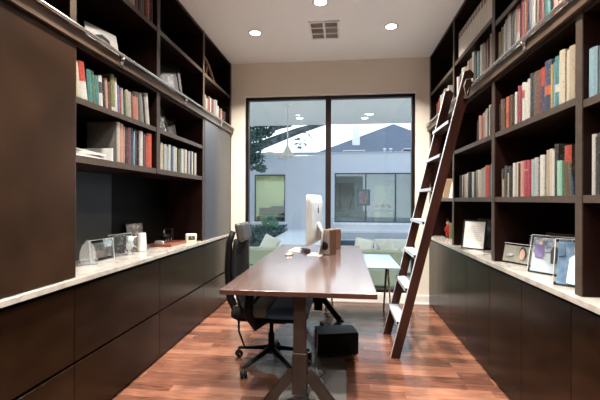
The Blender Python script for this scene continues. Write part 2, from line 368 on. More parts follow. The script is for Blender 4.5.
# ------------------------------------------------------------------ bookcases
ST = .034
RAILZ = 2.13   # shelf at rail level, top surface
def bookcase(side):
    s = -1 if side == 'L' else 1
    face = XL if side == 'L' else XR; back = XLB if side == 'L' else XRB
    t = empty('built_in_bookcase', (face, 2.3, CT), 'dark walnut built-in bookcase filling the %s wall up to the ceiling' % ('left' if side == 'L' else 'right'), 'bookcase')
    off = Vector((-face, -2.3, -CT))
    def P(name, a, b, m, bev=.0015):
        o = MB().box(a, b, m, bev=bev).build(name, t); o.location = off; return o
    up = list(YS if side == 'L' else YR)
    for i, y in enumerate(up):
        z0 = CT+.001
        if side == 'L' and i == 3: z0 = 1.505-ST
        w = .024
        y0, y1 = (y-w, y+w) if i < 5 else (y-w+.012, YB-.002)
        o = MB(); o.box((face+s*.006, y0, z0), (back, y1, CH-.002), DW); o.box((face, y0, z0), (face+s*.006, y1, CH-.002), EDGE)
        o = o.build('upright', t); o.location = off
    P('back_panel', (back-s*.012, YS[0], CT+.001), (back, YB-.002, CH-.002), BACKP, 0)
    P('top_panel', (face+s*.002, YS[0], CH-.032), (back-s*.013, YB-.026, CH-.003), DW)
    def shelf(i, z, th=ST):
        y0 = up[i]+.0245; y1 = up[i+1]-(.0245 if i+1 < 5 else .0125)
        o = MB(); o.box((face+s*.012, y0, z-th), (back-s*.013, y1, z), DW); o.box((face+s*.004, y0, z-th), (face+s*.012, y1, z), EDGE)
        o = o.build('shelf', t); o.location = off
    if side == 'L':
        for i in range(5): shelf(i, RAILZ)
        for i in range(5): shelf(i, 2.605 if i < 4 else 2.595)
        for i in (2, 3): shelf(i, 1.825); shelf(i, 1.507, .04)
        # flat closed panels
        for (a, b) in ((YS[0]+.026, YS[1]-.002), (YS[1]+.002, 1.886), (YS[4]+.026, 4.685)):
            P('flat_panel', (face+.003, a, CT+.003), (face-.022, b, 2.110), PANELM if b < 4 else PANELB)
        P('niche_back', (back+.0125, YS[2]+.026, CT+.002), (back+.02, YS[3]-.02, 1.46), NICHE, 0)
    else:
        for i in range(5): shelf(i, RAILZ)
        shelf(0, 2.5); shelf(1, 2.5); shelf(2, 2.515); shelf(3, 2.575); shelf(4, 2.56)
        for i in range(5): shelf(i, 1.292)
        for i in range(4): shelf(i, 1.738 if i > 1 else 1.712)
    # board behind the ladder rail
    o = MB(); o.box((face-s*.024, YS[0], 2.112), (face-s*.001, YB-.003, 2.176), mat('rail_board', (.055, .034, .022), rough=.32, var=.3, scale=5, stretch=(8, 1, 8)))
    o = o.build('rail_board', t); o.location = off
    # tube rail with brackets
    r = empty('ladder_rail', (face-s*.040, 2.3, 2.170), 'brushed steel ladder rail running along the %s bookcase' % ('left' if side == 'L' else 'right'), 'rail')
    o = MB().tube([(0, YS[0]-2.3, .012), (0, YB-2.3-.02, .012)], .0105, STEEL, n=12).build('rail_tube', r)
    for y in (.35, 1.3, 2.27, 3.25, 4.25):
        b = MB(); b.box((s*.0158, y-2.3-.016, -.048), (s*.010, y-2.3+.016, .002), STEEL); b.tube([(s*.012, y-2.3, -.020), (-s*.002, y-2.3, -.018), (0, y-2.3, .004)], .006, STEEL)
        b.build('bracket', r)
    return t
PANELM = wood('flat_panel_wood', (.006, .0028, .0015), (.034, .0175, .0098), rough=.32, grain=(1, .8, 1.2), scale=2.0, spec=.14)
PANELB = mat('flat_panel_sky_tint', (.030, .032, .038), rough=.25, var=.15)  # same brown wood, with the window's blue reflection put into the colour
bookcase('L'); bookcase('R')

# ------------------------------------------------------------------ books
COL = {
 'white': (.62, .60, .55), 'cream': (.56, .50, .38), 'beige': (.42, .34, .25), 'grey': (.22, .22, .21), 'pale grey': (.42, .42, .40),
 'black': (.015, .015, .016), 'charcoal': (.045, .045, .045), 'red': (.42, .040, .022), 'dark red': (.16, .022, .020), 'orange': (.55, .11, .03),
 'orange-red': (.55, .075, .025), 'pink': (.50, .26, .22), 'salmon': (.48, .19, .13), 'navy': (.022, .035, .085), 'blue': (.05, .12, .24),
 'light blue': (.22, .36, .42), 'teal': (.03, .19, .20), 'green': (.05, .13, .07), 'mint': (.28, .52, .38), 'olive': (.16, .17, .06),
 'brown': (.11, .055, .032), 'tan': (.30, .19, .10), 'yellow': (.50, .38, .10), 'purple': (.085, .045, .12), 'sage': (.22, .28, .20), 'crimson': (.34, .03, .06),
}
INK = {'white': (.12, .12, .12), 'cream': (.15, .08, .05), 'beige': (.12, .06, .04), 'pale grey': (.08, .08, .08), 'pink': (.5, .5, .45), 'mint': (.1, .25, .2), 'yellow': (.2, .05, .03), 'light blue': (.5, .55, .55)}
def cover(c): return spine_mat('cover_'+c.replace(' ', '_'), COL[c], INK.get(c, (.45, .40, .30)))
used_labels = {}
ALLBOOKS = []
def make_book(side, y, z, w, h, d, c, tilt, band, idx, inset=.022, name='book'):
    """y = centre of the spine's foot; the spine looks into the room"""
    s = 1 if side == 'L' else -1        # +1: spine faces +x
    face = XL if side == 'L' else XR
    m = cover(c); mb = MB()
    e = min(.0035, w*.2); r = w*.16
    # boards
    mb.box((-d, -w/2, 0), (-.004, -w/2+e, h), m); mb.box((-d, w/2-e, 0), (-.004, w/2, h), m)
    # rounded spine
    pts = [(-.006, -w/2), (-.002, -w/2), (r*.7, -w/2+w*.18), (r, -w*.12), (r, w*.12), (r*.7, w/2-w*.18), (-.002, w/2), (-.006, w/2)]
    mb.prism(pts, 0, h, m, smooth=False)
    # pages
    mb.box((-d+.004, -w/2+e, .003), (-.006, w/2-e, h-.004), PAGE)
    Mx = Matrix.Scale(s, 4, (1, 0, 0))
    x = face-s*(inset)
    # shear-free lean: rotate about x so the book rests on its foot edge
    M = Mx
    mb.v = [tuple(M @ Vector(v)) for v in mb.v]
    zoff = abs(math.sin(tilt))*w/2
    o = mb.build(name, loc=(x, y, z+zoff+.0004), rot=(tilt, 0, 0))
    if band:
        bc, z0, z1 = band
        bb_ = MB(); q = r+.0008
        pts = [(-.001, -w/2-.0003), (r*.7, -w/2+w*.18-.0003), (q, -w*.12), (q, w*.12), (r*.7, w/2-w*.18+.0003), (-.001, w/2+.0003)]
        bb_.prism(pts, h*z0, h*z1, cover(bc)); bb_.v = [tuple(M @ Vector(v)) for v in bb_.v]
        b = bb_.build('spine_band', o); b['label'] = bc+' band across the spine'
    return o
def run(side, y0, z, phrase, spec, depth=.17, inset=.03, group=None, end=None):
    """spec is given in the order seen in the photo from left to right; y0 is where it starts"""
    items = []
    for it in spec.split(','):
        p = it.strip().split(':'); c = p[0]; w = float(p[1])/1000; h = float(p[2])/1000; tl = 0; band = None
        for e in p[3:]:
            if e.startswith('t'): tl = math.radians(float(e[1:]))
            if e.startswith('b'):
                q = e[1:].split('/'); band = (q[0], float(q[1]), float(q[2]))
        items.append((c, w, h, tl, band))
    d = 1 if side == 'L' else -1
    if end is not None:
        def span(k_):
            tot = 0
            for i_, (c, w, h, tl, band) in enumerate(items):
                tot += w*k_/math.cos(tl)+.0012
                if i_ and tl != items[i_-1][3]:
                    dl = abs(math.tan(tl)-math.tan(items[i_-1][3]))*min(h, items[i_-1][2])
                    if d*(math.tan(tl)-math.tan(items[i_-1][3])) > 0: tot += dl*.98
            return tot
        k0, k1 = .3, 3.0
        for _ in range(30):
            km = (k0+k1)/2
            if span(km) < abs(end-y0): k0 = km
            else: k1 = km
        items = [(c, w*k0, h, tl, band) for (c, w, h, tl, band) in items]
    y = y0
    pos = []
    for k, (c, w, h, tl, band) in enumerate(items):
        ww = w/math.cos(tl)+.0012
        if k and tl != items[k-1][3]:
            dl = abs(math.tan(tl)-math.tan(items[k-1][3]))*min(h, items[k-1][2])
            # tops fan out or feet fan out
            if d*(math.tan(tl)-math.tan(items[k-1][3])) > 0: y += d*dl*.98
        pos.append(y+d*ww/2); y += d*ww
    for k, (c, w, h, tl, band) in enumerate(items):
        ad = 'slim ' if w < .021 else ('thick ' if w > .046 else '')
        hs = [i[2] for i in items]
        if h > sorted(hs)[-2]+.012: ad = 'tallest '+ad
        lb = ad+c+' book'
        if band: lb += ' with '+band[0]+' band'
        l = items[k-1][0] if k else None; r = items[k+1][0] if k+1 < len(items) else None
        if l and r: nb = 'between %s and %s ones' % (l, r) if l != r else 'between two %s ones' % l
        elif r: nb = 'at left end'
        else: nb = 'at right end'
        full = '%s %s, %s' % (lb, nb, phrase)
        bd = min(depth+U(-.012, .012), .26)
        b = make_book(side, pos[k], z, w, h, bd, c, -tl, band, k, inset=inset+U(-.006, .008))
        ALLBOOKS.append((b, full, lb, k, phrase, nb))
        tag(b, full, 'book', group or 'books '+phrase)
def fix_labels():
    seen = {}
    for rec in ALLBOOKS: seen.setdefault(rec[1], []).append(rec)
    for f, rs in seen.items():
        if len(rs) > 1:
            for (b, full, lb, k, ph, nb) in rs: b['label'] = '%s, %s from left %s' % (lb, ORD[k], ph)
        if len(f.split()) > 16:
            for (b, full, lb, k, ph, nb) in rs: b['label'] = '%s, %s from left %s' % (lb, ORD[k], ph)

# left bookcase
run('L', 2.33, 2.605, 'on left bookcase\'s highest shelf', 'dark red:40:250,brown:30:240,sage:28:250,white:30:225,dark red:34:235,charcoal:30:240,green:30:230,red:28:225,pale grey:26:235,dark red:30:225', end=2.775)
run('L', 1.905, 1.825, 'on left shelf just below rail',
 'pale grey:20:190:t-9,cream:24:195:t-9,red:44:212:t-9:bwhite/.02/.48,teal:28:190:t-6,green:26:195:t-6,teal:22:175:t-6,white:26:190:t-5:bcharcoal/.45/.8,black:16:175:t-5,pink:24:195:t-4,brown:14:180:t-4,olive:30:235:t-4:bwhite/.0/.12,white:15:225:t-4,blue:20:185:t-3,crimson:18:170:t-3,pale grey:22:185:t-3,green:16:170:t-3,beige:26:185:t-3,pale grey:20:180:t-3,dark red:20:175:t-3,salmon:46:200:t-4:bblack/.82/1,charcoal:24:205:t-6,grey:42:215:t-8,charcoal:14:225:t-8,white:34:232:t-8', end=2.72, depth=.15)
run('L', 2.30, 1.507, 'on left bookcase\'s near lower shelf',
 'grey:8:264,cream:28:265,pink:38:262,pink:16:250,black:16:245,dark red:20:250,purple:26:255,navy:22:258,light blue:14:240,black:18:255,dark red:14:245,navy:14:238,white:40:255,charcoal:12:240,dark red:22:246,purple:14:240,orange-red:62:258', end=2.76, depth=.20)
run('L', 2.845, 1.507, 'on left bookcase\'s far lower shelf',
 'charcoal:14:190,white:30:215,cream:26:205,white:22:222,pale grey:34:212,white:26:220,light blue:28:205,white:30:225,blue:36:215,red:16:205,white:30:222,cream:32:218,charcoal:26:205,green:36:215,white:32:222,pale grey:42:222,white:34:225,charcoal:26:215,pale grey:42:220,navy:30:222,white:34:228,charcoal:24:218,grey:34:222,white:26:225', end=3.66, depth=.16)
run('L', 3.81, RAILZ, 'on left bookcase\'s far rail-level shelf',
 'brown:40:240,grey:34:250:t-2,tan:36:260,white:30:235,red:26:240,charcoal:40:275,white:44:270,dark red:40:265,grey:60:272,pale grey:66:290,white:60:240,charcoal:30:225,red:40:235,white:34:240,dark red:40:220,charcoal:60:225', end=4.58, depth=.16)
# right bookcase, spec order = photo left to right (far to near)
run('R', 4.53, RAILZ, 'on right bookcase\'s farthest rail shelf',
 'brown:60:250,red:42:265,orange:44:290,charcoal:40:285,white:60:300,pale grey:54:300,light blue:50:320,white:44:330,brown:50:320,grey:50:310,white:40:330', end=4.05, depth=.15)
run('R', 3.72, RAILZ, 'on rail shelf right behind ladder top',
 'white:30:300,orange-red:34:290,black:30:300,white:54:335,grey:36:330,salmon:44:300,pink:34:345,brown:34:350,crimson:32:335,sage:54:365,black:22:320,teal:44:335,light blue:34:320,white:36:350,olive:24:350,brown:36:335,dark red:34:345,beige:34:365,orange:26:350,tan:32:350', end=2.83, depth=.15)
run('R', 2.762, RAILZ, 'on right rail shelf nearest camera',
 'tan:26:300,grey:32:320,beige:22:330,white:22:320,grey:34:335,pale grey:52:370,charcoal:26:350,grey:28:345,pink:42:365:bwhite/.0/.5,black:36:360,crimson:30:365,brown:22:340,orange:26:365,navy:34:360,pale grey:46:368,brown:30:355,dark red:52:365:bwhite/.1/.25,charcoal:30:358,teal:44:360,black:26:350,pink:34:355,white:34:360,brown:40:350,navy:34:362,cream:36:360', end=1.9, depth=.16)
run('R', 3.19, 1.738, 'on middle shelf just right of ladder',
 'black:24:170:t-4,pink:40:205,salmon:34:195,charcoal:14:200,pink:48:205,beige:26:215,dark red:18:215,pale grey:30:220,black:20:205,cream:50:235,brown:18:210,black:60:220', end=2.84, depth=.15)
run('R', 3.63, 1.292, 'on low shelf just right of ladder',
 'black:30:205,white:34:205,red:10:198,beige:28:208,white:36:205,white:34:212,black:56:215,white:28:212,charcoal:26:208,black:18:215,grey:34:220,cream:40:218,pale grey:36:225,pale grey:34:230,red:58:238,charcoal:20:222,light blue:48:242', end=2.835, depth=.16)
run('R', 2.742, 1.738, 'on right bookcase\'s wide middle shelf',
 'black:16:190,brown:50:215:t3,charcoal:14:190,orange:46:210:bred/.3/.5,dark red:14:200,brown:26:210,white:14:195,charcoal:20:205,white:24:210,black:20:200,crimson:26:235,red:16:230,charcoal:16:205,white:26:235:bred/.6/.8,white:28:225,white:22:240,black:32:262,navy:18:240,brown:54:252,dark red:18:248,navy:36:250:bred/.6/1,navy:62:268:borange/.32/.5,yellow:12:235,light blue:16:242,teal:32:262:bwhite/.3/.45,white:12:235,cream:44:272,cream:32:258,beige:42:262', end=1.9, depth=.17)
run('R', 2.735, 1.292, 'on right bookcase\'s wide low shelf',
 'charcoal:16:190,black:22:195,beige:22:120,black:16:185,charcoal:34:205,cream:22:155,charcoal:24:195,black:34:198,white:30:212,cream:40:214,brown:14:205,pink:40:215,salmon:24:212,crimson:46:212:bpink/.7/.76,crimson:26:210,pale grey:30:212,light blue:14:205,pale grey:36:216,white:26:218,white:40:222,beige:34:245,cream:30:246,white:24:235,black:32:262,mint:40:175', end=1.995, depth=.17)
run('R', 1.99, 1.292, 'on wide low shelf\'s near end',
 'brown:52:243:bred/.66/1,green:12:150:t6,black:12:120:t6,navy:10:90:t8', depth=.17)
run('R', 1.790, 1.712, 'on shelf at photo\'s upper right edge',
 'light blue:52:215,white:36:180,cream:44:225,navy:40:230,white:50:240,dark red:38:220', depth=.2)
run('R', 1.790, 1.292, 'on shelf at photo\'s middle right edge',
 'white:26:265,charcoal:22:250,black:30:262,cream:34:250,red:28:240,white:36:250', depth=.2)
fix_labels()
# matched white boxed volumes, far top shelf of the right bookcase
NV = 13
for k in range(NV):
    y = 3.665-k*.0635
    t = empty('boxed_volume', (XR+.03, y, 2.575), '%s volume from left in the matched white set on top right shelf' % ORD[k], 'book', 'matched white volumes on the top right shelf')
    wv = .060; hv = .262
    mb = MB().box((0, -wv/2, 0), (.20, wv/2, hv), mat('volume_white', (.62, .59, .53), rough=.5, var=.05), bev=.002); mb.build('slipcase', t)
    MB().box((-.0012, -wv/2+.008, hv*.76), (.003, wv/2-.004, hv*.98), mat('volume_label', (.035, .03, .028), var=.8, scale=45, col2=(.34, .30, .26), rough=.5)).build('title_label', t)['label'] = 'dark mottled title label'
# small bottle beside the books at right edge
b = MB().lathe([(.018, 0), (.02, .004), (.02, .07), (.013, .085), (.008, .09), (.008, .10), (.011, .103), (.011, .118), (.004, .125)], CHROME, n=16)
tag(b.build('small_bottle', loc=(XR+.05, 1.77-.012-.052, 1.712+.1802+.0005)), 'small silver bottle standing on a white book at upper right edge', 'bottle')

# ------------------------------------------------------------------ frames and small things
def art_mat(name, cols, scale=14, rough=.55):
    if name in MATS: return MATS[name]
    m = bpy.data.materials.new(name); t, b = nodes(m); L = t.links.new
    tc = t.nodes.new('ShaderNodeTexCoord'); n = t.nodes.new('ShaderNodeTexNoise'); n.inputs['Scale'].default_value = scale; n.inputs['Detail'].default_value = 3; n.inputs['Distortion'].default_value = .8
    r = t.nodes.new('ShaderNodeValToRGB'); r.color_ramp.interpolation = 'LINEAR'
    e = r.color_ramp.elements; k = len(cols)
    e[0].position = .34; e[0].color = (*cols[0], 1); e[1].position = .66; e[1].color = (*cols[-1], 1)
    for i in range(1, k-1): q = e.new(.34+.32*i/(k-1)); q.color = (*cols[i], 1)
    L(tc.outputs['Object'], n.inputs[0]); L(n.outputs[0], r.inputs[0]); L(r.outputs[0], b.inputs['Base Color']); b.inputs['Roughness'].default_value = rough
    MATS[name] = m; return m
ACRY = glass('acrylic', (.94, .96, .96), .05, .03)
def frame(name, loc, rz, w, h, lean, label, cat, fr, pic, bw=.018, th=.014, mount=None, easel=True, group=None, figure=None):
    """upright frame facing local -y, leaning back by `lean`; foot edge on the surface"""
    t = empty(name, loc, label, cat, group, rz)
    M = Rx(-lean)
    f = MB()
    f.box((-w/2, 0, 0), (-w/2+bw, th, h), fr, M); f.box((w/2-bw, 0, 0), (w/2, th, h), fr, M)
    f.box((-w/2+bw, 0, 0), (w/2-bw, th, bw), fr, M); f.box((-w/2+bw, 0, h-bw), (w/2-bw, th, h), fr, M)
    f.build('frame_border', t)
    if mount:
        MB().box((-w/2+bw, th*.45, bw), (w/2-bw, th*.9, h-bw), mount, M).build('mount', t)
        g = min(w, h)*.16
        MB().box((-w/2+bw+g, th*.35, bw+g), (w/2-bw-g, th*.45, h-bw-g), pic, M).build('picture', t)
    else:
        MB().box((-w/2+bw, th*.4, bw), (w/2-bw, th*.9, h-bw), pic, M).build('picture', t)
    if figure:
        for (col, pts) in figure:
            MB().prism([(p[0]*w, p[1]*h) for p in pts], th*.40-.0012, th*.40-.0002, col, axis='y', M=M).build('figure', t)
    if easel:
        a = lean; dd = h*.28
        MB().prism([(-.012, 0), (.012, 0), (.008, h*.62), (-.008, h*.62)], 0, .003, BLACK, axis='y', M=T(0, h*.62*math.sin(a)*1.0+dd, 0) @ Rx(math.atan2(dd-.012, h*.6))).build('easel_leg', t)
    return t
EDG = mat('acrylic_edge', (.62, .66, .67), rough=.15, var=.1)
def acrylic(loc, rz, w, h, lean, label, pic, margin=.012, cat='photo frame', figs=None, group=None, foot=True):
    t = empty('acrylic_frame', loc, label, cat, group, rz)
    M = Rx(-lean)
    MB().box((-w/2, 0, 0), (w/2, .005, h), ACRY, M).build('front_sheet', t)
    MB().box((-w/2, .0065, 0), (w/2, .0115, h), ACRY, M).build('rear_sheet', t)
    e = MB()
    for a, b in (((-w/2-.0025, 0, 0), (-w/2-.0001, .0115, h)), ((w/2+.0001, 0, 0), (w/2+.0025, .0115, h)), ((-w/2, 0, h+.0001), (w/2, .0115, h+.0025))): e.box(a, b, EDG, M)
    e.build('polished_edge', t)
    MB().box((-w/2+margin, .0052, margin), (w/2-margin, .0063, h-margin), pic, M).build('photograph', t)
    for (x, z) in ((-w/2+.008, h-.008), (w/2-.008, h-.008), (-w/2+.008, .012), (w/2-.008, .012)):
        MB().box((x-.005, -.003, z-.005), (x+.005, .014, z+.005), CHROME, M).build('corner_clip', t)
    if foot:
        bs = MB().box((-w/2, .012, 0), (w/2, .016+h*.30, .006), ACRY); bs.build('base_sheet', t)
    if figs:
        for q_, (col, pts) in enumerate(figs):
            MB().prism([(p[0]*w, p[1]*h) for p in pts], -.0010-.0004*q_, -.0003, col, axis='y', M=M).build('figure', t)
    return t
OV = lambda cx, cz, rx, rz, n=12: [(cx+rx*math.cos(2*PI*i/n), cz+rz*math.sin(2*PI*i/n)) for i in range(n)]
DK = mat('ink_dark', (.03, .03, .035), var=.3); SK = mat('photo_skin', (.45, .30, .22), var=.1); GR = mat('photo_grey', (.25, .25, .25), var=.2)
# left bookcase, rail-level
t = empty('portrait_card', (-1.57, 2.375, RAILZ), 'white card with a portrait sketch propped on left shelf above rail', 'picture', None, math.radians(75))
M = Rx(-.22)
CW = mat('card_white', (.42, .41, .39), var=.04)
MB().box((-.125, 0, .0), (.125, .006, .30), CW, M).build('card', t)
MB().prism(OV(0, .165, .058, .075), -.0012, -.0002, mat('sketch_grey', (.30, .27, .25), var=.4, scale=40), axis='y', M=M).build('portrait_face', t)
MB().prism([(-.062, .17), (-.055, .235), (0, .258), (.055, .235), (.062, .17), (.045, .21), (0, .225), (-.045, .21)], -.0020, -.0012, DK, axis='y', M=M).build('portrait_hair', t)
PHOTO_BW = art_mat('photo_bw', ((.006, .006, .006), (.02, .02, .02), (.08, .08, .08)), 20)
frame('picture_frame', (-1.56, 3.28, RAILZ), math.radians(66), .34, .40, .20, 'black framed group photo standing behind the left ladder rail', 'picture', mat('frame_dark', (.010, .008, .007), rough=.5, spec=.1), PHOTO_BW, mount=mat('mount_grey', (.022, .02, .018), spec=.1), bw=.03)
frame('picture_frame', (-1.56, 3.02, 1.825), math.radians(70), .30, .27, .30, 'black and silver frame leaning on left shelf below rail', 'picture', mat('frame_black', (.02, .02, .022), rough=.25), art_mat('frame_glint', ((.008, .008, .008), (.03, .03, .03), (.35, .36, .38)), 30), bw=.016)
frame('picture_frame', (-1.60, 3.33, 1.825), math.radians(60), .20, .22, .32, 'small black frame leaning right of the larger black silver frame', 'picture', MATS['frame_black'], art_mat('frame_dim', ((.01, .01, .01), (.05, .05, .05), (.12, .12, .12)), 22), bw=.02)
# carved wooden sculpture, far bay
t = empty('wooden_sculpture', (-1.53, 4.12, 2.595), 'carved tan wooden arch sculpture on the left bookcase\'s far top shelf', 'sculpture', None, math.radians(80))
TW = wood('tan_wood', (.22, .11, .05), (.38, .22, .11), rough=.4)
a = MB()
arc = [(-.16+.32*i/14, .04+.22*math.sin(PI*min(1, (i/14)*.62+.38))) for i in range(15)]
a.tube([(x, 0, z) for x, z in arc], .018, TW, n=8); a.build('arch', t)
for x in (-.08, .0):
    MB().tube([(x-.02, 0, .0), (x-.015, 0, .1), (x+.0, 0, .22 if x < 0 else .18)], [.016, .012, .012], TW).build('strut', t)
MB().box((-.17, -.035, 0), (.17, .035, .03), TW, bev=.005).build('base', t)
# stack of magazines and papers
for k, (w, l, th, c, dz, lab) in enumerate(((.21, .28, .014, 'white', 0, 'bottom'), (.20, .27, .010, 'pale grey', 3, 'second'), (.21, .26, .012, 'white', -4, 'third'), (.19, .27, .008, 'cream', 5, 'topmost'))):
    z = 1.507+sum((.014, .010, .012, .008)[:k])+.0003*(k+1)
    m = MB(); m.box((-w/2, -l/2, 0), (w/2, l/2, th), mat('magazine_'+c.replace(' ', '_'), COL[c], var=.5, scale=30, stretch=(1, 4, 60)))
    m.box((-w/2-.0008, -l/2-.0008, th-.0012), (w/2+.0008, l/2+.0008, th), mat('magazine_cover', (.55, .53, .50), rough=.25))
    tag(m.build('magazine', loc=(-1.575, 2.07, z), rot=(0, 0, math.radians(dz))), '%s magazine in the flat stack on the left lower shelf' % lab, 'magazine', 'magazines stacked on the left shelf')
tag(MB().box((-.10, -.004, 0), (.10, .004, .085), mat('acrylic_white', (.6, .6, .58), rough=.2), bev=.001).build('bookend', loc=(-1.56, 2.262, 1.5073)), 'small white upright bookend right of the magazine stack', 'bookend')
t = MB(); t.lathe([(.02, 0), (.022, .004), (.010, .012), (.012, .03), (.024, .045), (.02, .06), (.006, .07)], CHROME, n=14)
tag(t.build('silver_ornament', loc=(-1.62, 2.10, 1.507+.0455)), 'small silver ornament on top of the magazine stack', 'ornament')
tag(MB().box((-.11, -.003, 0), (.11, .003, .245), mat('album_cover', (.085, .080, .072), rough=.5), bev=.001).build('album', loc=(-1.70, 2.288, 1.5073)), 'dark grey flat album standing at left of the cream book', 'album') if False else None
t = MB(); t.box((-.105, -.10, 0), (.105, .10, .24), mat('storage_box', (.10, .095, .085), rough=.6), bev=.002)
tag(t.build('storage_box', loc=(-1.715, 2.20, 1.5073-.0), rot=(0,0,0)), 'grey storage box behind the bookend, left of cream book', 'box') if False else None
# left counter things
t = empty('glass_award', (-1.636, 2.27, CT), 'clear pointed arch glass award on left worktop nearest camera', 'award', None, math.radians(40))
pr = [(-.045, .012), (-.048, .07), (-.035, .12), (0, .165), (.035, .12), (.048, .07), (.045, .012)]
CRY = mat('crystal', (.80, .84, .86), rough=.12, trans=.75, var=.01, ior=1.45)
MB().prism(pr, -.012, .012, CRY, axis='y').build('arch_block', t); MB().box((-.055, -.025, 0), (.055, .025, .0118), CRY, bev=.002).build('base', t)
acrylic((-1.653, 2.46, CT), math.radians(84), .22, .145, .10, 'clear acrylic frame with grey print on left worktop', art_mat('etched', ((.16, .16, .16), (.30, .30, .30), (.55, .55, .55)), 26), margin=.02, foot=False)
frame('picture_frame', (-1.69, 2.74, CT), math.radians(80), .25, .16, .12, 'silver edged dark frame between acrylic frame and white mug', 'picture', STEEL, art_mat('photo_dark', ((.01, .01, .01), (.02, .02, .02), (.25, .25, .24)), 40), bw=.008)
t = empty('lidded_jar', (-1.61, 2.71, CT), 'small clear jar with pale mint lid left of white mug', 'jar')
MB().lathe([(.022, 0), (.024, .004), (.010, .02), (.012, .035), (.026, .05), (.026, .095), (.022, .10)], CRY, n=18).build('glass_body', t)
MB().lathe([(.024, .1005), (.026, .104), (.026, .14), (.022, .144)], mat('mint_lid', (.38, .52, .48), rough=.3), n=18).build('lid', t)
t = empty('white_mug', (-1.636, 2.93, CT), 'tall white ceramic mug with curved handle on left worktop', 'mug')
CER = mat('ceramic', (.72, .71, .68), rough=.15, var=.02)
MB().lathe([(.034, 0), (.038, .005), (.036, .08), (.032, .15), (.029, .15), (.032, .08), (.033, .01), (.001, .008)], CER, n=24).build('body', t)
MB().tube([(-.02, -.030, .125), (-.035, -.055, .12), (-.042, -.068, .085), (-.038, -.058, .05), (-.022, -.031, .035)], .006, CER).build('handle', t)
frame('photo_frame', (-1.74, 3.03, CT), math.radians(72), .17, .22, .12, 'silver photo frame standing behind the white mug', 'picture', STEEL, art_mat('photo_dusk', ((.03, .03, .035), (.10, .09, .09), (.3, .28, .27)), 16), bw=.007)
# tray with trinkets, clock
t = empty('wooden_tray', (-1.62, 3.38, CT), 'reddish brown wooden tray on left worktop holding dark trinkets', 'tray')
TR = wood('tray_wood', (.12, .035, .02), (.22, .07, .04), rough=.3)
m = MB(); m.box((-.10, -.17, .0), (.10, .17, .010), TR); m.build('tray_base', t)
m = MB(); m.box((-.10, -.17, .0102), (-.09, .17, .026), TR); m.box((.09, -.17, .0102), (.10, .17, .026), TR); m.box((-.09, -.17, .0102), (.09, -.16, .026), TR); m.box((-.09, .16, .0102), (.09, .17, .026), TR); m.build('rim', t)
tag(MB().box((-.04, -.015, 0), (.04, .015, .035), CW, bev=.002).build('card_box', loc=(-1.66, 3.28, CT+.0105)), 'small white card box lying in the wooden tray', 'box')
# toy train engine
t = empty('toy_engine', (-1.70, 3.50, CT+.0105), 'black toy steam engine standing in the wooden tray', 'toy', None, 0)
MB().lathe([(.001, 0), (.028, .002), (.028, .12), (.001, .122)], BLACK, n=16, M=T(0, -.08, .055) @ Rx(-PI/2)).build('boiler', t)
MB().box((-.032, .035, .03), (.032, .095, .125), BLACK, bev=.003).build('cab', t)
MB().lathe([(.010, .0), (.008, .03), (.013, .045)], CHROME, n=12, c=(0, -.055, .080)).build('chimney', t)
MB().box((-.026, -.09, .015), (.026, .09, .03), BLACK).build('chassis', t)
for x in (-.03, .03):
    for y in (-.06, -.01, .05): MB().lathe([(.018, -.004), (.018, .004)], CHROME, n=14, M=T(x, y, .0185) @ Ry(PI/2)).build('wheel', t)
t = empty('desk_clock', (-1.50, 3.62, CT), 'small cream box clock with dark face on left worktop', 'clock', None, math.radians(35))
m = MB(); m.box((-.052, -.02, 0), (.052, .02, .085), mat('clock_case', (.62, .54, .42), rough=.3), bev=.006); m.build('case', t)
MB().box((-.032, -.0215, .022), (.032, -.0202, .062), DK).build('dial', t)['label'] = 'dark dial'
m = MB(); m.box((-.002, -.0225, .042), (.002, -.0216, .058), CW); m.box((.0, -.0225, .040), (.014, -.0216, .043), CW); m.build('hands', t)

# right counter things
frame('document_frame', (1.127, 3.44, CT), math.radians(-44), .205, .258, .20, 'black framed white document leaning on the right worktop', 'picture', MATS['frame_black'], art_mat('document', ((.66, .65, .62), (.64, .63, .60), (.60, .59, .56)), 20, .12), bw=.012)
t_ = bpy.data.objects['document_frame']
m = MB(); M = Rx(-.20)
for k in range(9):
    w = U(.05, .085)*(.5 if k in (0, 8) else 1); z = .20-k*.017
    m.box((-w, .0050, z), (w, .0056, z+.003), GR, M)
m.build('text_lines', t_)
frame('picture_frame', (1.25, 3.44, CT), math.radians(-50), .22, .27, .16, 'black frame standing behind the framed white document', 'picture', MATS['frame_black'], MATS['frame_dim'], bw=.016)
# red-black figurine and olive canister
t = empty('figurine', (1.20, 4.48, CT), 'small red and black figurine by the olive canister', 'figurine')
MB().lathe([(.03, 0), (.032, .006), (.026, .012)], BLACK, n=16).build('base', t)
MB().lathe([(.022, .0122), (.026, .05), (.020, .09), (.026, .12), (.014, .145)], mat('red_lacquer', (.40, .03, .02), rough=.3), n=14).build('body', t)['label'] = 'red coat'
MB().lathe([(.006, .1452), (.018, .155), (.020, .172), (.012, .19), (.002, .194)], SK, n=14).build('head', t)
MB().lathe([(.024, .1942), (.024, .199), (.015, .202), (.014, .225), (.002, .227)], BLACK, n=14).build('hat', t)
for s_ in (-1, 1): MB().tube([(s_*.026, 0, .12), (s_*.036, -.012, .085), (s_*.022, -.028, .062)], [.008, .007, .006], MATS['red_lacquer']).build('arm', t)
t = empty('canister', (1.215, 4.34, CT), 'olive green canister at far end of right worktop', 'canister')
MB().lathe([(.038, 0), (.040, .004), (.040, .15), (.038, .153)], mat('olive_tin', (.13, .11, .045), rough=.35), n=20).build('can', t)
MB().lathe([(.041, .1532), (.041, .175), (.037, .18)], mat('olive_lid', (.20, .17, .08), rough=.3), n=20).build('lid', t)
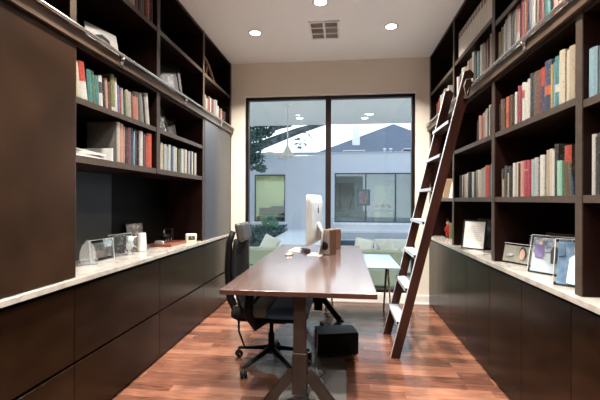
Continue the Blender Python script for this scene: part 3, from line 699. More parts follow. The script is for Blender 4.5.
# white frame leaning on far low shelf
frame('picture_frame', (1.17, 4.06, 1.292), math.radians(-60), .20, .21, .25, 'white framed picture on right low shelf seen behind ladder', 'picture', WHITE, art_mat('pale_print', ((.45, .43, .40), (.55, .53, .5), (.3, .28, .25)), 12), bw=.02)
tag(MB().box((-.06, -.03, 0), (.08, .03, .22), mat('tan_box', (.40, .27, .17)), bev=.002).build('storage_box', loc=(1.20, 4.46, 1.2923)), 'tan upright box on right low shelf left of white frame', 'box')
# photographs in acrylic frames
SNOW = art_mat('photo_snow', ((.60, .64, .70), (.66, .70, .76), (.50, .56, .64)), 6); 
FOR = mat('photo_forest', (.07, .085, .11), var=.6, scale=40, col2=(.28, .33, .42)); PUR = mat('photo_purple', (.14, .11, .24), var=.3); BLU = mat('photo_blue', (.14, .24, .42), var=.4, scale=30, col2=(.30, .42, .55))
acrylic((1.15, 2.67, CT), math.radians(-62), .255, .135, .14, 'low acrylic frame with sepia face photo on right worktop', mat('photo_sepia', (.46, .42, .36), var=.15, scale=25), figs=[(DK, OV(.18, .60, .10, .30)), (SK, OV(.17, .52, .075, .26)), (GR, OV(-.22, .45, .14, .10))])
acrylic((1.165, 2.30, CT), math.radians(-56), .235, .225, .22, 'large acrylic frame with snowy photo of people in purple coats', SNOW, figs=[(FOR, [(-.44, .55), (.44, .62), (.44, .94), (-.44, .94)]), (PUR, [(-.36, .42), (-.16, .42), (-.14, .72), (-.24, .82), (-.38, .70)]), (SK, OV(-.25, .80, .045, .05)), (DK, [(.03, .30), (.16, .30), (.20, .62), (.10, .78), (.0, .62)]), (SK, OV(.10, .78, .04, .05))])
acrylic((1.12, 1.98, CT), math.radians(-42), .17, .235, .20, 'blue acrylic photo frame nearest the camera on right worktop', BLU, figs=[(mat('photo_white', (.62, .66, .72), var=.1), [(-.18, .08), (.30, .05), (.26, .62), (.08, .74), (-.12, .60)]), (SK, OV(.06, .79, .09, .08)), (mat('photo_sea', (.05, .10, .16), var=.4), [(-.42, .62), (-.22, .66), (-.26, .90), (-.42, .92)])])
acrylic((1.25, 2.12, CT), math.radians(-60), .17, .20, .15, 'blue grey acrylic photo frame between snowy photo and nearest one', mat('photo_slate', (.10, .14, .20), var=.5, scale=18, col2=(.30, .38, .46)), figs=[(DK, OV(-.1, .4, .18, .26)), (SK, OV(-.08, .72, .10, .09))])
acrylic((1.27, 2.74, CT), math.radians(-62), .20, .185, .12, 'acrylic frame with dim photo behind the sepia face photo', mat('photo_dim', (.08, .075, .07), var=.5, scale=25, col2=(.25, .23, .2)))
frame('picture_frame', (1.34, 2.44, CT), math.radians(-66), .30, .225, .10, 'brown framed dark picture at back behind the snowy photo', 'picture', mat('frame_brown', (.06, .03, .02)), art_mat('dark_brown_art', ((.02, .012, .01), (.06, .03, .02), (.14, .09, .07)), 30), bw=.02)
frame('picture_frame', (1.35, 2.10, CT), math.radians(-70), .22, .235, .10, 'brown framed dark picture at back beside the bookcase upright', 'picture', MATS['frame_brown'], MATS['dark_brown_art'], bw=.02)

# ------------------------------------------------------------------ ladder
LY0, LY1 = 3.09, 3.67
lad = empty('library_ladder', (.44, (LY0+LY1)/2, 0), 'tall dark walnut ladder leaning on the right bookcase rail', 'ladder')
LAL = mat('ladder_aluminium', (.52, .55, .60), rough=.3, metal=.4, var=.04)
LW = wood('ladder_wood', (.016, .0055, .0035), (.042, .015, .010), rough=.3, grain=(8, 8, 1), scale=3, spec=.2)
LO = Vector((-.44, -(LY0+LY1)/2, 0))
bx, tx, tz = .425, .985, 2.28
sl_ = (tx-bx)/tz
for y in (LY0+.014, LY1-.014):
    m = MB(); hw = .036
    pts = [(bx-hw, 0), (bx+hw, 0), (tx+hw, tz-.02), (tx+hw*.2, tz+.015), (tx-hw, tz)]
    m.prism(pts, y-.0135, y+.0135, LW, axis='y'); o = m.build('stile', lad); o.location = LO
    m = MB(); m.prism([(bx-hw-.003, .0), (bx-hw-.0002, 0), (tx-hw-.0002, tz), (tx-hw-.003, tz)], y-.0135, y+.0135, LAL, axis='y'); o = m.build('edge_strip', lad); o.location = LO
    m = MB(); m.box((bx-hw+.002, y-.0137, -.0), (bx+hw-.002, y+.0137, .006), BLACK); o = m.build('foot_pad', lad); o.location = LO
    # hook up to the rail
    yy = y-.03 if y < 3.3 else y+.03
    m = MB(); m.box((tx-.05, yy-.012, tz-.22), (tx-.004, yy+.012, tz-.20), STEEL)
    m.tube([(tx-.03, yy, tz-.21), (tx-.045, yy, tz-.12), (tx-.03, yy, tz-.07), (tx+.005, yy, tz-.06), (tx+.022, yy, tz-.072)], .006, STEEL)
    m.tube([(tx-.03, yy, tz-.21), (tx-.005, yy, tz-.13)], .005, CHROME)
    m.lathe([(.016, -.008), (.020, -.004), (.020, .004), (.016, .008)], CHROME, n=14, M=T(tx+.024, yy, tz-.076) @ Rx(PI/2)); o = m.build('roller_hook', lad); o.location = LO
for k in range(8):
    z = .275+.27*k
    if z > 1.95: break
    xc = bx+sl_*z; m = MB()
    m.box((xc-.055, LY0+.0277, z-.012), (xc+.035, LY1-.0277, z+.012), LW, bev=.003)
    o = m.build('tread', lad); o.location = LO
    m = MB(); m.box((xc-.0585, LY0+.0277, z-.011), (xc-.0552, LY1-.0277, z+.0135), LAL); m.box((xc-.0585, LY0+.0277, z+.0122), (xc+.030, LY1-.0277, z+.0135), LAL); o = m.build('tread_cap', lad); o.location = LO; o['label'] = 'steel tread cap'

# ------------------------------------------------------------------ desk
DZ = .75; DX0, DX1, DY0, DY1 = -.70, .192, 2.10, 4.33
dk = empty('desk', (-.25, 3.2, 0), 'long walnut desk with splayed trestle legs in room centre', 'desk')
DT = wood('desk_top_wood', (.060, .036, .031), (.11, .072, .064), rough=.26, grain=(12, 1, 1), scale=2.5, coat=1.0, coatr=.14, spec=.8)
DO = Vector((.25, -3.2, 0))
def dp(name, m): o = m.build(name, dk); o.location = DO; return o
dp('desk_top', MB().box((DX0, DY0, DZ-.028), (DX1, DY1, DZ), DT, bev=.002))
LG = mat('leg_bronze', (.030, .019, .014), rough=.45, metal=.2, var=.2, spec=.2)
dp('edge_band', MB().box((DX0+.001, DY0-.0022, DZ-.0275), (DX1-.001, DY0-.0002, DZ-.0012), mat('edge_band_wood', (.045, .018, .013), rough=.5, var=.2, spec=.15)))
for (y, m_) in ((2.24, LG), (3.98, BLACK)):
    m = MB(); m.box((-.288, y-.025, .36), (-.212, y+.025, DZ-.052), m_, bev=.004); dp('column', m)
    m = MB(); m.box((-.294, y-.031, .11), (-.206, y+.031, .36), m_, bev=.004); dp('column_sleeve', m)
    for s_ in (-1, 1):
        m = MB(); m.bar((-.25+s_*.044, y, .235), (-.25+s_*.225, y, .012), .05, .055, m_, up=(0, 0, 1)); m.box((-.25+s_*.195, y-.025, 0), (-.25+s_*.265, y+.025, .014), m_); dp('foot', m)
    dp('top_bracket', MB().box((-.55, y-.03, DZ-.0515), (.05, y+.03, DZ-.0285), m_, bev=.002))
dp('beam', MB().box((-.28, 2.275, DZ-.075), (-.22, 3.945, DZ-.052), BLACK))
# low glass side table
GT = empty('glass_side_table', (.27, 4.0, 0), 'pale blue glass-topped low table beside the desk\'s far end', 'table')
BG = mat('pale_glass_top', (.20, .29, .38), rough=.12, var=.03, spec=.6)
MB().box((-.46, -.42, .626), (.272, .44, .640), BG, bev=.003).build('table_top', GT)
for xa in (.235, -.43):
    for dx in (-.03, .05):
        MB().tube([(xa, .36, .626), (xa+dx, .44, .0)], [.014, .009], mat('table_leg', (.06, .035, .03), rough=.3, metal=.5) if dx < 0 else CHROME, n=8).build('leg', GT)
# computer
IM = empty('desktop_computer', (-.268, 3.56, DZ), 'silver all-in-one desktop computer seen from behind on the desk', 'computer', None, math.radians(81.3))
# local: x along the screen width, +y = toward screen front (after rotation faces the chair)
AL = mat('aluminium', (.66, .66, .65), rough=.28, metal=.55, var=.03)
w, z0, z1 = .635, .105, .565
m = MB()
rows = []
prof = [(0, 1.0, 1.0), (-.006, 1.0, 1.0), (-.022, .90, .90), (-.034, .72, .70), (-.041, .40, .42), (-.043, .12, .15)]
vs = []; n = 24
def rr(sx_, sz_):
    pts = []
    for i in range(n):
        t_ = 2*PI*i/n; c_, s_ = math.cos(t_), math.sin(t_); q = 11.0
        pts.append((math.copysign(abs(c_)**(2/q), c_)*w/2*sx_, math.copysign(abs(s_)**(2/q), s_)*(z1-z0)/2*sz_))
    return pts
for (y, a_, b_) in prof:
    for (px_, pz_) in rr(a_, b_): vs.append((px_, y, (z0+z1)/2+pz_))
fs = [[j*n+i, j*n+(i+1) % n, (j+1)*n+(i+1) % n, (j+1)*n+i] for j in range(len(prof)-1) for i in range(n)]
fs.append(list(range(n))); fs.append([(len(prof)-1)*n+i for i in range(n)])
m.add(vs, fs, AL, smooth=False); m.v = [(v[0], v[1], v[2]) for v in m.v]; m.build('case', IM)
MB().box((-w/2+.008, .0002, z0+.075), (w/2-.008, .003, z1-.006), mat('screen_glass', (.010, .008, .009), rough=.08), bev=.001).build('screen', IM)
MB().box((-w/2+.008, .0002, z0+.006), (w/2-.008, .0028, z0+.073), mat('chin', (.35, .20, .13), rough=.35, metal=.3)).build('chin', IM)  # chin's brown is a reflection painted into the metal colour
m = MB(); m.tube([(0, -.040, .31), (0, -.085, .22), (0, -.075, .10), (0, -.05, .012)], [.05, .05, .05, .05], AL, n=12, flat=.16); m.build('stand', IM)
MB().box((-.09, -.085, 0), (.09, .045, .007), AL, bev=.003).build('foot', IM)
lg = MB()
ap = [(0, .024), (.010, .029), (.020, .025), (.024, .018), (.017, .010), (.017, -.002), (.026, -.010), (.018, -.024), (.009, -.029), (0, -.026), (-.009, -.029), (-.020, -.020), (-.026, -.002), (-.024, .016), (-.014, .027)]
lg.prism([(p[0], .42+p[1]) for p in ap], -.0445, -.040, DK, axis='y'); lg.prism([(.001, .453), (.004, .463), (.012, .468), (.010, .457)], -.0445, -.040, DK, axis='y')
lg.build('logo', IM)['label'] = 'dark fruit-shaped emblem'
# speakers
SPW = mat('speaker_front', (.12, .095, .078), rough=.45, var=.15); SPB = wood('speaker_wood', (.06, .026, .014), (.10, .046, .026), rough=.4)
def speaker(x, y, rz, label, h=.235):
    t = empty('desk_speaker', (x, y, DZ), label, 'speaker', 'pair of desk speakers', rz)
    MB().box((-.052, -.05, .004), (.052, .062, h), SPB, bev=.003).build('cabinet', t)
    MB().box((-.050, -.0545, .006), (.050, -.0502, h-.002), SPW, bev=.002).build('front_grille', t)
    MB().lathe([(.012, -.003), (.036, -.003), (.040, .0), (.036, .002)], BLACK, n=20, M=T(0, -.056, .085) @ Rx(PI/2)).build('woofer_ring', t)
    MB().box((-.045, -.045, 0), (.045, .055, .0038), BLACK).build('rubber_foot', t)
speaker(-.135, 3.60, math.radians(-32), 'tan wooden desk speaker nearer the camera beside computer')
speaker(-.088, 4.02, math.radians(-75), 'brown wooden desk speaker farther away behind the other speaker', .215)
# keyboard, mouse, clutter
t = empty('keyboard', (-.455, 3.84, DZ), 'slim white keyboard lying by the computer screen', 'keyboard', None, math.radians(82))
MB().prism([(-.06, 0), (.06, 0), (.06, .012), (-.06, .005)], -.14, .14, AL, axis='x').build('case', t)
ky = MB(); KEY = mat('key_white', (.75, .75, .74), rough=.4)
for r_ in range(5):
    for c_ in range(13):
        y_ = -.05+r_*.0215; z_ = .0052+(y_+.06)*.058
        ky.box((-.133+c_*.0205, y_, z_), (-.133+c_*.0205+.018, y_+.018, z_+.0022), KEY)
ky.build('keys', t)
t = empty('computer_mouse', (-.495, 3.50, DZ), 'low white and tan computer mouse on the desk', 'mouse', None, math.radians(80))
vs = []; fs = []; n = 16
for j in range(5):
    a_ = j/4*PI/2
    for i in range(n): vs.append((.058*math.cos(a_)**.6*math.cos(2*PI*i/n), .032*math.cos(a_)**.6*math.sin(2*PI*i/n), .004+.020*math.sin(a_)) if j < 4 else (.005*math.cos(2*PI*i/n), .003*math.sin(2*PI*i/n), .024))
fs = [[j*n+i, j*n+(i+1) % n, (j+1)*n+(i+1) % n, (j+1)*n+i] for j in range(4) for i in range(n)]+[[4*n+i for i in range(n)], list(range(n))[::-1]]
MB().add(vs, fs, mat('mouse_top', (.50, .36, .27), rough=.3), True).build('shell', t); MB().box((-.05, -.026, 0), (.05, .026, .0042), BLACK, bev=.002).build('underside', t)
def coil(pts, r, m): return MB().tube(pts, r, m, n=6)
pts = []
for i in range(60):
    a_ = i*.55; pts.append((-.37+.045*math.cos(a_)*(1+.3*math.sin(i*.21)), 3.74+.07*math.sin(a_*.93), DZ+.005+.022*abs(math.sin(i*.37))))
tag(coil(pts, .0035, BLACK).build('cable'), 'tangle of black cable on the desk beside the computer', 'cable')
t = empty('usb_hub', (-.345, 3.68, DZ), 'small black hub with red light strip near the cables', 'gadget', None, .4)
MB().box((-.03, -.025, 0), (.03, .025, .03), BLACK, bev=.004).build('case', t); MB().box((-.02, -.027, .012), (.02, -.0252, .018), MATS['red_lacquer']).build('stripe', t)
tag(coil([(-.30, 3.30, DZ+.004), (-.33, 3.42, DZ+.02), (-.35, 3.52, DZ+.004), (-.31, 3.60, DZ+.004)], .0025, CW).build('cable'), 'short white cable on the desk under the computer', 'cable') if False else None

# black case under the desk and floor cables
t = empty('subwoofer', (-.05, 3.165, 0), 'black box subwoofer on the floor under the desk', 'speaker', None, math.radians(14))
MB().box((-.165, -.10, .012), (.165, .10, .185), mat('sub_black', (.003, .003, .003), rough=.6, spec=.1), bev=.004).build('cabinet', t)
MB().box((-.163, -.098, .1852), (.163, .098, .188), mat('sub_top', (.012, .016, .014), rough=.4, spec=.3)).build('top_plate', t)
for x in (-.14, .14):
    for y in (-.08, .08): MB().lathe([(.012, 0), (.014, .0118)], BLACK, n=10, c=(x, y, 0)).build('rubber_foot', t)
tag(coil([(-.20, 3.10, .20), (-.195, 2.98, .12), (-.20, 2.86, .02), (-.17, 2.72, .0045), (-.13, 2.62, .0045), (-.16, 2.52, .0045), (-.20, 2.47, .0045), (-.17, 2.40, .0045), (-.11, 2.34, .0045), (-.14, 2.26, .0045)], .0035, mat('cable_grey', (.45, .44, .42))).build('cable'), 'pale grey cable trailing on the floor beside desk column', 'cable')
tag(coil([(-.18, 3.00, .0045), (-.15, 2.84, .0045), (-.12, 2.76, .0045), (-.17, 2.66, .0045), (-.19, 2.55, .0045)], .004, BLACK).build('cable'), 'black cable trailing on the floor beside the pale one', 'cable')
t = empty('power_strip', (-.16, 3.72, 0), 'dark power strip lying on the floor behind the subwoofer', 'power strip', None, .3)
MB().box((-.03, -.14, 0), (.03, .14, .035), BLACK, bev=.004).build('body', t)
sk = MB()
for k in range(4): sk.lathe([(.016, .0352), (.016, .0368)], CW, n=12, c=(0, -.10+k*.06, 0))
sk.build('sockets', t)

# ------------------------------------------------------------------ chair mat and office chair
def arcpts(cx, cy, r, a0, a1, n=10): return [(cx+r*math.cos(a0+(a1-a0)*i/n), cy+r*math.sin(a0+(a1-a0)*i/n)) for i in range(n+1)]
pts = [(.03, 1.75), (.03, 3.02)]+arcpts(-.42, 2.86, .16, PI/2, PI, 6)[:-1]+arcpts(-.50, 2.86, .16, PI*.95, PI*1.5, 7)+[(-.40, 2.60), (-.40, 1.75)]
CM = mat('mat_clear', (.42, .42, .40), rough=.22, var=.02)
CM = bpy.data.materials.new('mat_clear2'); tt, bb_ = nodes(CM); bb_.inputs['Base Color'].default_value = (.30, .30, .29, 1); bb_.inputs['Roughness'].default_value = .16; bb_.inputs['Alpha'].default_value = .55
nn = tt.nodes.new('ShaderNodeTexNoise'); nn.inputs['Scale'].default_value = 30; nm = tt.nodes.new('ShaderNodeMapRange'); nm.inputs[3].default_value = .12; nm.inputs[4].default_value = .26
tt.links.new(nn.outputs[0], nm.inputs[0]); tt.links.new(nm.outputs[0], bb_.inputs['Roughness'])
tag(MB().prism(pts, .0005, .0035, CM).build('chair_mat'), 'clear grey plastic chair mat on floor under desk', 'mat')
MATZ = .0037
ch = empty('office_chair', (-.540, 2.86, 0), 'black office chair with headrest on five-star castor base', 'chair')
CP = lambda n_, m: m.build(n_, ch)
hz = .0
for a_ in (160, 240, 308, 22, 92):
    a = math.radians(a_); dx, dy = math.cos(a), math.sin(a)
    lz = 0.0
    m = MB(); m.tube([(dx*.03, dy*.03, .130), (dx*.16, dy*.16, .105), (dx*.30, dy*.30, .078)], [.026, .021, .015], BLACK, n=8, flat=.7); leg = CP('base_leg', m)
    c = MB()
    px_, py_ = dx*.30, dy*.30; b_ = a+1.0
    zc = .0285+MATZ
    for s_ in (-1, 1):
        c.lathe([(.010, -.008), (.0265, -.008), (.028, -.004), (.028, .004), (.0265, .008), (.010, .008)], BLACK, n=16, M=T(px_-math.sin(b_)*s_*.013, py_+math.cos(b_)*s_*.013, zc) @ Rz(b_) @ Rx(PI/2))
        c.lathe([(.001, -.0085), (.012, -.0088), (.012, .0088), (.001, .0085)], CHROME, n=12, M=T(px_-math.sin(b_)*s_*.013, py_+math.cos(b_)*s_*.013, zc) @ Rz(b_) @ Rx(PI/2))
    c.tube([(px_, py_, zc), (px_, py_, .075)], .006, CHROME); cc = c.build('castor', leg)
CP('gas_lift', MB().lathe([(.034, .095), (.036, .15), (.024, .16), (.024, .25), (.016, .252), (.016, .36)], BLACK, n=18))
CP('mechanism', MB().box((-.11, -.09, .34), (.13, .09, .385), BLACK, bev=.012))
def pad(x0, x1, y0, y1, z0, z1, m, nm, M=None, pw=3.5, n=10):
    vs = []; fs = []
    for s_ in (0, 1):
        for i in range(n+1):
            for j in range(n+1):
                u_, v_ = -1+2*i/n, -1+2*j/n
                e = (1-abs(u_)**pw)*(1-abs(v_)**pw)
                k = min(1, e*3)**.5
                zc_, hh = (z0+z1)/2, (z1-z0)/2
                x = (x0+x1)/2+u_*(x1-x0)/2; y = (y0+y1)/2+v_*(y1-y0)/2
                vs.append((x, y, zc_+(hh if s_ else -hh)*(.35+.65*k)))
    N = (n+1)*(n+1)
    for i in range(n):
        for j in range(n):
            q = i*(n+1)+j
            fs.append((q, q+1, q+n+2, q+n+1)); fs.append((N+q, N+q+n+1, N+q+n+2, N+q+1))
    ed = [i*(n+1) for i in range(n+1)]+[n*(n+1)+j for j in range(1, n+1)]+[i*(n+1)+n for i in range(n-1, -1, -1)]+[j for j in range(n-1, 0, -1)]
    for a_, b2 in zip(ed, ed[1:]+ed[:1]): fs.append((a_, b2, N+b2, N+a_))
    return MB().add(vs, fs, m, True, M)
SKYBLUE = mat('seat_sky_blue', (.030, .075, .17), rough=.55, var=.2, scale=60); GREYF = mat('seat_grey', (.20, .19, .18), rough=.8, var=.15, scale=80)  # the blue is sky reflected on the dark seat, put into its colour
CP('seat', pad(.0, .30, -.235, .235, .405, .485, SKYBLUE, 's'))['label'] = 'dark seat cushion, sky reflection painted blue'
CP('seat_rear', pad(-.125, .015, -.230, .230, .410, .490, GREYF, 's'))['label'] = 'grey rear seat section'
CP('lumbar_pad', pad(-.25, -.11, -.235, .235, .395, .50, BLKF, 's'))
CP('seat_shell', MB().box((-.22, -.21, .388), (.27, .21, .410), BLACK, bev=.010))
# back: curved, narrow toward the top, facing +x
def backrest():
    vs = []; fs = []; n = 10; rows = 16
    for s_ in (0, 1):
        for i in range(rows+1):
            t_ = i/rows; z = .40+.56*t_
            xc = -.235-.03*math.sin(t_*PI)-.035*t_ + (.05*(1-t_)**3)
            hwid = .225*(1-.25*t_)*(.55+.45*min(1, (t_+.05)*5))
            for j in range(n+1):
                v_ = -1+2*j/n; vs.append((xc+.045*v_*v_+(-.022 if s_ else .012)*(1-.6*v_*v_), v_*hwid, z))
    N = (rows+1)*(n+1)
    for i in range(rows):
        for j in range(n):
            q = i*(n+1)+j; fs.append((q, q+1, q+n+2, q+n+1)); fs.append((N+q, N+q+n+1, N+q+n+2, N+q+1))
    ed = [i*(n+1) for i in range(rows+1)]+[rows*(n+1)+j for j in range(1, n+1)]+[i*(n+1)+n for i in range(rows-1, -1, -1)]+[j for j in range(n-1, 0, -1)]
    for a_, b2 in zip(ed, ed[1:]+ed[:1]): fs.append((a_, b2, N+b2, N+a_))
    return MB().add(vs, fs, BLKF, True)
CP('backrest', backrest())
CP('back_spine', MB().tube([(-.12, 0, .37), (-.27, 0, .385), (-.325, 0, .50), (-.345, 0, .72), (-.335, 0, .93), (-.305, 0, 1.02)], [.022, .022, .02, .018, .016, .014], BLACK, n=10, flat=1.6))
CP('headrest', pad(-.07, .07, -.15, .15, -.024, .030, mat('headrest_leather', (.030, .026, .025), rough=.4, var=.15), 'h', M=T(-.225, 0, 1.02) @ Ry(math.radians(78))))['label'] = 'grey-brown leather headrest pad'
for s_ in (-1, 1):
    CP('armrest', pad(-.20, .02, s_*.285-.04, s_*.285+.04, .615, .645, BLACK, 'a'))
    CP('arm_support', MB().tube([(-.02, s_*.13, .375), (-.06, s_*.27, .38), (-.11, s_*.285, .46), (-.10, s_*.285, .617)], [.022, .030, .034, .030], BLACK, n=8))
CP('tilt_knob', MB().lathe([(.001, -.03), (.030, -.028), (.032, .02), (.02, .03), (.001, .031)], mat('knob_brown', (.10, .045, .03), rough=.35), n=18, M=T(-.22, -.17, .47) @ Rx(PI/2)))
CP('back_strut', MB().tube([(-.21, -.17, .44), (-.215, -.15, .30), (-.20, -.03, .13), (-.05, 0, .14)], .008, BLACK, n=6))

# ------------------------------------------------------------------ outside: patio, pool court, house opposite
PAT = mat('patio_stone', (.60, .60, .60), rough=.5, var=.06, scale=3)
struct('patio_floor', MB().box((-9, YB+.16, -.16), (7, 10.3, -.04), PAT))
struct('patio_ceiling', MB().box((-9, YB+.16, 3.30), (7, 10.2, 3.45), mat('patio_soffit', (.80, .81, .78), rough=.7, var=.01)))
struct('court_ground', MB().box((-14, 16.5, -.20), (-.1, 17.1, -.06), PAT).box((-14, 10.3, -.20), (-2.35, 16.5, -.12), mat('soil', (.05, .04, .03))))
struct('walkway', MB().box((-2.35, 10.3, -.20), (-.75, 16.5, -.05), mat('white_paving', (.72, .70, .70), rough=.5, var=.04)))
cp = MB(); COP = mat('pool_coping', (.72, .73, .75), rough=.45, var=.05)
cp.box((-.75, 16.30, -.20), (9, 16.62, -.04), COP); cp.box((-.75, 10.3, -.2), (-.5, 16.3, -.05), COP); cp.box((-.5, 10.3, -.2), (9, 10.5, -.05), COP)
struct('pool_coping', cp)
pw = bpy.data.materials.new('pool_water'); t_, b_ = nodes(pw); b_.inputs['Base Color'].default_value = (.012, .045, .085, 1); b_.inputs['Roughness'].default_value = .03; b_.inputs['Specular IOR Level'].default_value = .7
nz = t_.nodes.new('ShaderNodeTexNoise'); nz.inputs['Scale'].default_value = 2.5; bp = t_.nodes.new('ShaderNodeBump'); bp.inputs['Strength'].default_value = .02; t_.links.new(nz.outputs[0], bp.inputs['Height']); t_.links.new(bp.outputs[0], b_.inputs['Normal'])
tag(MB().box((-.5, 10.5, -.9), (9, 16.3, -.13), pw).build('pool_water'), 'still dark blue water filling the swimming pool outside', 'water', kind='stuff')
# house opposite
FAC = mat('facade_stucco', (.54, .57, .62), rough=.8, var=.02, scale=2)
H0 = 3.37; FY = 17.0
wins = [(-4.03, -2.60, .27, 2.43), (-.36, 3.10, .27, 2.48)]
fx = MB()
xs = [-14, -4.03, -2.60, -.36, 3.10, 12]
for i, (a, b) in enumerate(zip(xs[:-1], xs[1:])):
    if i in (1, 3):
        z0, z1 = wins[(i-1)//2][2:]
        fx.box((a, FY, -.15), (b, FY+.25, z0), FAC); fx.box((a, FY, z1), (b, FY+.25, H0), FAC)
    else: fx.box((a, FY, -.15), (b, FY+.25, H0), FAC)
hs = empty('house', (0, FY, 0), 'pale blue-grey flat-topped house wing across the courtyard', 'house')
o = fx.build('facade', hs); o.location = (0, -FY, 0)
o = MB().box((-14, FY-.04, H0), (12, FY+.3, H0+.05), mat('parapet_cap', (.40, .43, .50), rough=.5)).build('parapet_cap', hs); o.location = (0, -FY, 0)
HG = glass('house_glass', (.62, .78, .84), .16)
HF = mat('house_frame', (.06, .08, .10), rough=.4, var=.1)
INW = mat('inner_wall', (.52, .54, .42), rough=.8, var=.03); INB = mat('inner_wall_blue', (.34, .44, .50), rough=.8, var=.04); 
for k, (a, b, z0, z1) in enumerate(wins):
    f = MB(); e = .05
    f.box((a, FY+.08, z0), (a+e, FY+.15, z1), HF); f.box((b-e, FY+.08, z0), (b, FY+.15, z1), HF); f.box((a, FY+.08, z0), (b, FY+.15, z0+e), HF); f.box((a, FY+.08, z1-e), (b, FY+.15, z1), HF)
    if k: 
        for x in (1.03, 2.33): f.box((x-.03, FY+.07, z0), (x+.03, FY+.16, z1), HF)
    o = f.build('window', hs); o.location = (0, -FY, 0)
    p = MB().box((a+e, FY+.11, z0+e), (b-e, FY+.118, z1-e), HG if k else glass('house_glass_clear', (.80, .90, .84), .06)).build('pane', o)
    s = MB().box((a-.08, FY-.07, z0-.09), (b+.08, FY+.02, z0-.005), mat('sill_white', (.68, .70, .75))).build('sill', hs); s.location = (0, -FY, 0)
r = MB()
def room(x0, x1, d, wl, cl, fl):
    r = MB(); y0, y1 = FY+.26, FY+d
    r.box((x0-.1, y1, .0), (x1+.1, y1+.1, 2.9), wl); r.box((x0-.1, y0, 0), (x0, y1, 2.9), wl); r.box((x1, y0, 0), (x1+.1, y1, 2.9), wl)
    r.box((x0-.1, y0, 2.8), (x1+.1, y1, 2.9), cl); r.box((x0-.1, y0, -.05), (x1+.1, y1, .02), fl)
    o = r.build('inner_room', hs); o.location = (0, -FY, 0); return o
IFL = mat('inner_floor', (.20, .13, .09)); 
room(-5.6, -1.6, 3.2, INW, WHITE, IFL); room(-1.4, 4.8, 4.4, INB, WHITE, IFL)
o = MB().box((1.75, FY+4.20, .02), (2.9, FY+4.39, 2.1), mat('inner_cream', (.62, .56, .42))).build('cream_wall_part', hs); o.location = (0, -FY, 0)  # cream portion of the rear wall
for (x, y) in ((-.15, FY+1.6), (1.45, FY+1.6)):
    t = empty('recessed_light', (x, y, 2.80), 'tiny recessed light inside the house opposite, %s of pair' % ('left' if x < 0 else 'right'), 'ceiling light', 'recessed lights inside the house opposite')
    MB().lathe([(.07, -.001), (.09, -.002), (.09, -.008), (.07, -.006)], WHITE, n=16, cap=False).build('trim_ring', t); MB().lathe([(.001, -.002), (.07, -.002), (.07, -.006), (.001, -.006)], glow('lamp_lens', (1, 1, 1), 14), n=16).build('lens', t)
area('house_fill_right', (1.6, FY+2.2, 2.75), 1.0, 60, (1, .97, .9)); area('house_fill_left', (-3.6, FY+1.6, 2.75), .8, 70, (1, .95, .8))  # added area lights filling both rooms, away from any built fixture
# furniture seen in the left window
t = empty('dresser', (-2.45, FY+2.6, .02), 'dark wooden headboard cabinet seen through left window opposite', 'cabinet')
MB().box((-.6, -.2, 0), (.6, .2, 1.25), wood('far_wood', (.10, .05, .03), (.18, .09, .06)), bev=.01).build('body', t); MB().box((-.5, -.215, 1.0), (.5, -.201, 1.15), CW).build('front_panel', t)
t = empty('sofa', (-2.8, FY+1.5, .02), 'slate grey sofa inside the left window opposite', 'sofa')
SL = mat('slate_fabric', (.09, .09, .12), rough=.8)
MB().box((-.8, -.35, .1), (.8, .35, .45), SL, bev=.05).build('seat', t); MB().box((-.8, .2, .46), (.8, .4, .95), SL, bev=.05).build('backrest', t); MB().box((-.9, -.35, .1), (-.81, .4, .7), SL, bev=.03).build('armrest', t); MB().box((.81, -.35, .1), (.9, .4, .7), SL, bev=.03).build('armrest', t)
for i, (x, l) in enumerate(((-3.85, 'left'), (-3.45, 'right'))):
    t = empty('dining_chair', (x, FY+.95, .02), 'brown dining chair in left window opposite, %s of two' % l, 'chair', 'dining chairs in the window opposite')
    BW = MATS['far_wood']
    MB().box((-.2, -.2, .44), (.2, .2, .49), BW, bev=.01).build('seat', t)
    for (a, b) in ((-.18, -.18), (.18, -.18), (-.18, .18), (.18, .18)): MB().box((a-.02, b-.02, 0), (a+.02, b+.02, .44), BW).build('leg', t)
    MB().box((-.2, .17, .491), (.2, .2, .86), BW, bev=.01).build('backrest', t)
# furniture seen in the right windows
t = empty('bowl_of_flowers', (1.95, FY+1.3, .80), 'orange and red flowers on table in window opposite', 'flowers')
for i in range(12):
    a = U(0, 6.28); q = U(0, .28)
    MB().lathe([(.001, -.07), (.05, -.05), (.075, 0), (.05, .05), (.001, .07)], mat('flower_orange', (.70, .20, .05)) if i % 3 else mat('flower_red', (.40, .03, .05)), n=8, c=(q*math.cos(a)*1.3, q*math.sin(a), .17+U(-.03, .06))).build('bloom', t)
MB().lathe([(.08, 0), (.16, .05), (.20, .12), (.17, .12)], CER, n=16).build('bowl', t)
t = empty('dining_table', (1.95, FY+1.3, .02), 'grey dining table under the flowers in window opposite', 'table')
MB().box((-.6, -.4, .72), (.6, .4, .779), mat('far_table', (.20, .20, .22)), bev=.01).build('table_top', t)
for a in (-.52, .52):
    for b in (-.33, .33): MB().box((a-.03, b-.03, 0), (a+.03, b+.03, .72), MATS['far_table']).build('leg', t)
t = empty('bench', (.2, FY+1.4, .02), 'pale blue bench inside the window opposite', 'bench')
MB().box((-.6, -.25, .15), (.6, .25, .55), mat('pale_blue_fabric', (.45, .55, .60)), bev=.04).build('seat', t)
for a in (-.5, .5): MB().box((a-.03, -.2, 0), (a+.03, .2, .15), HF).build('leg', t)
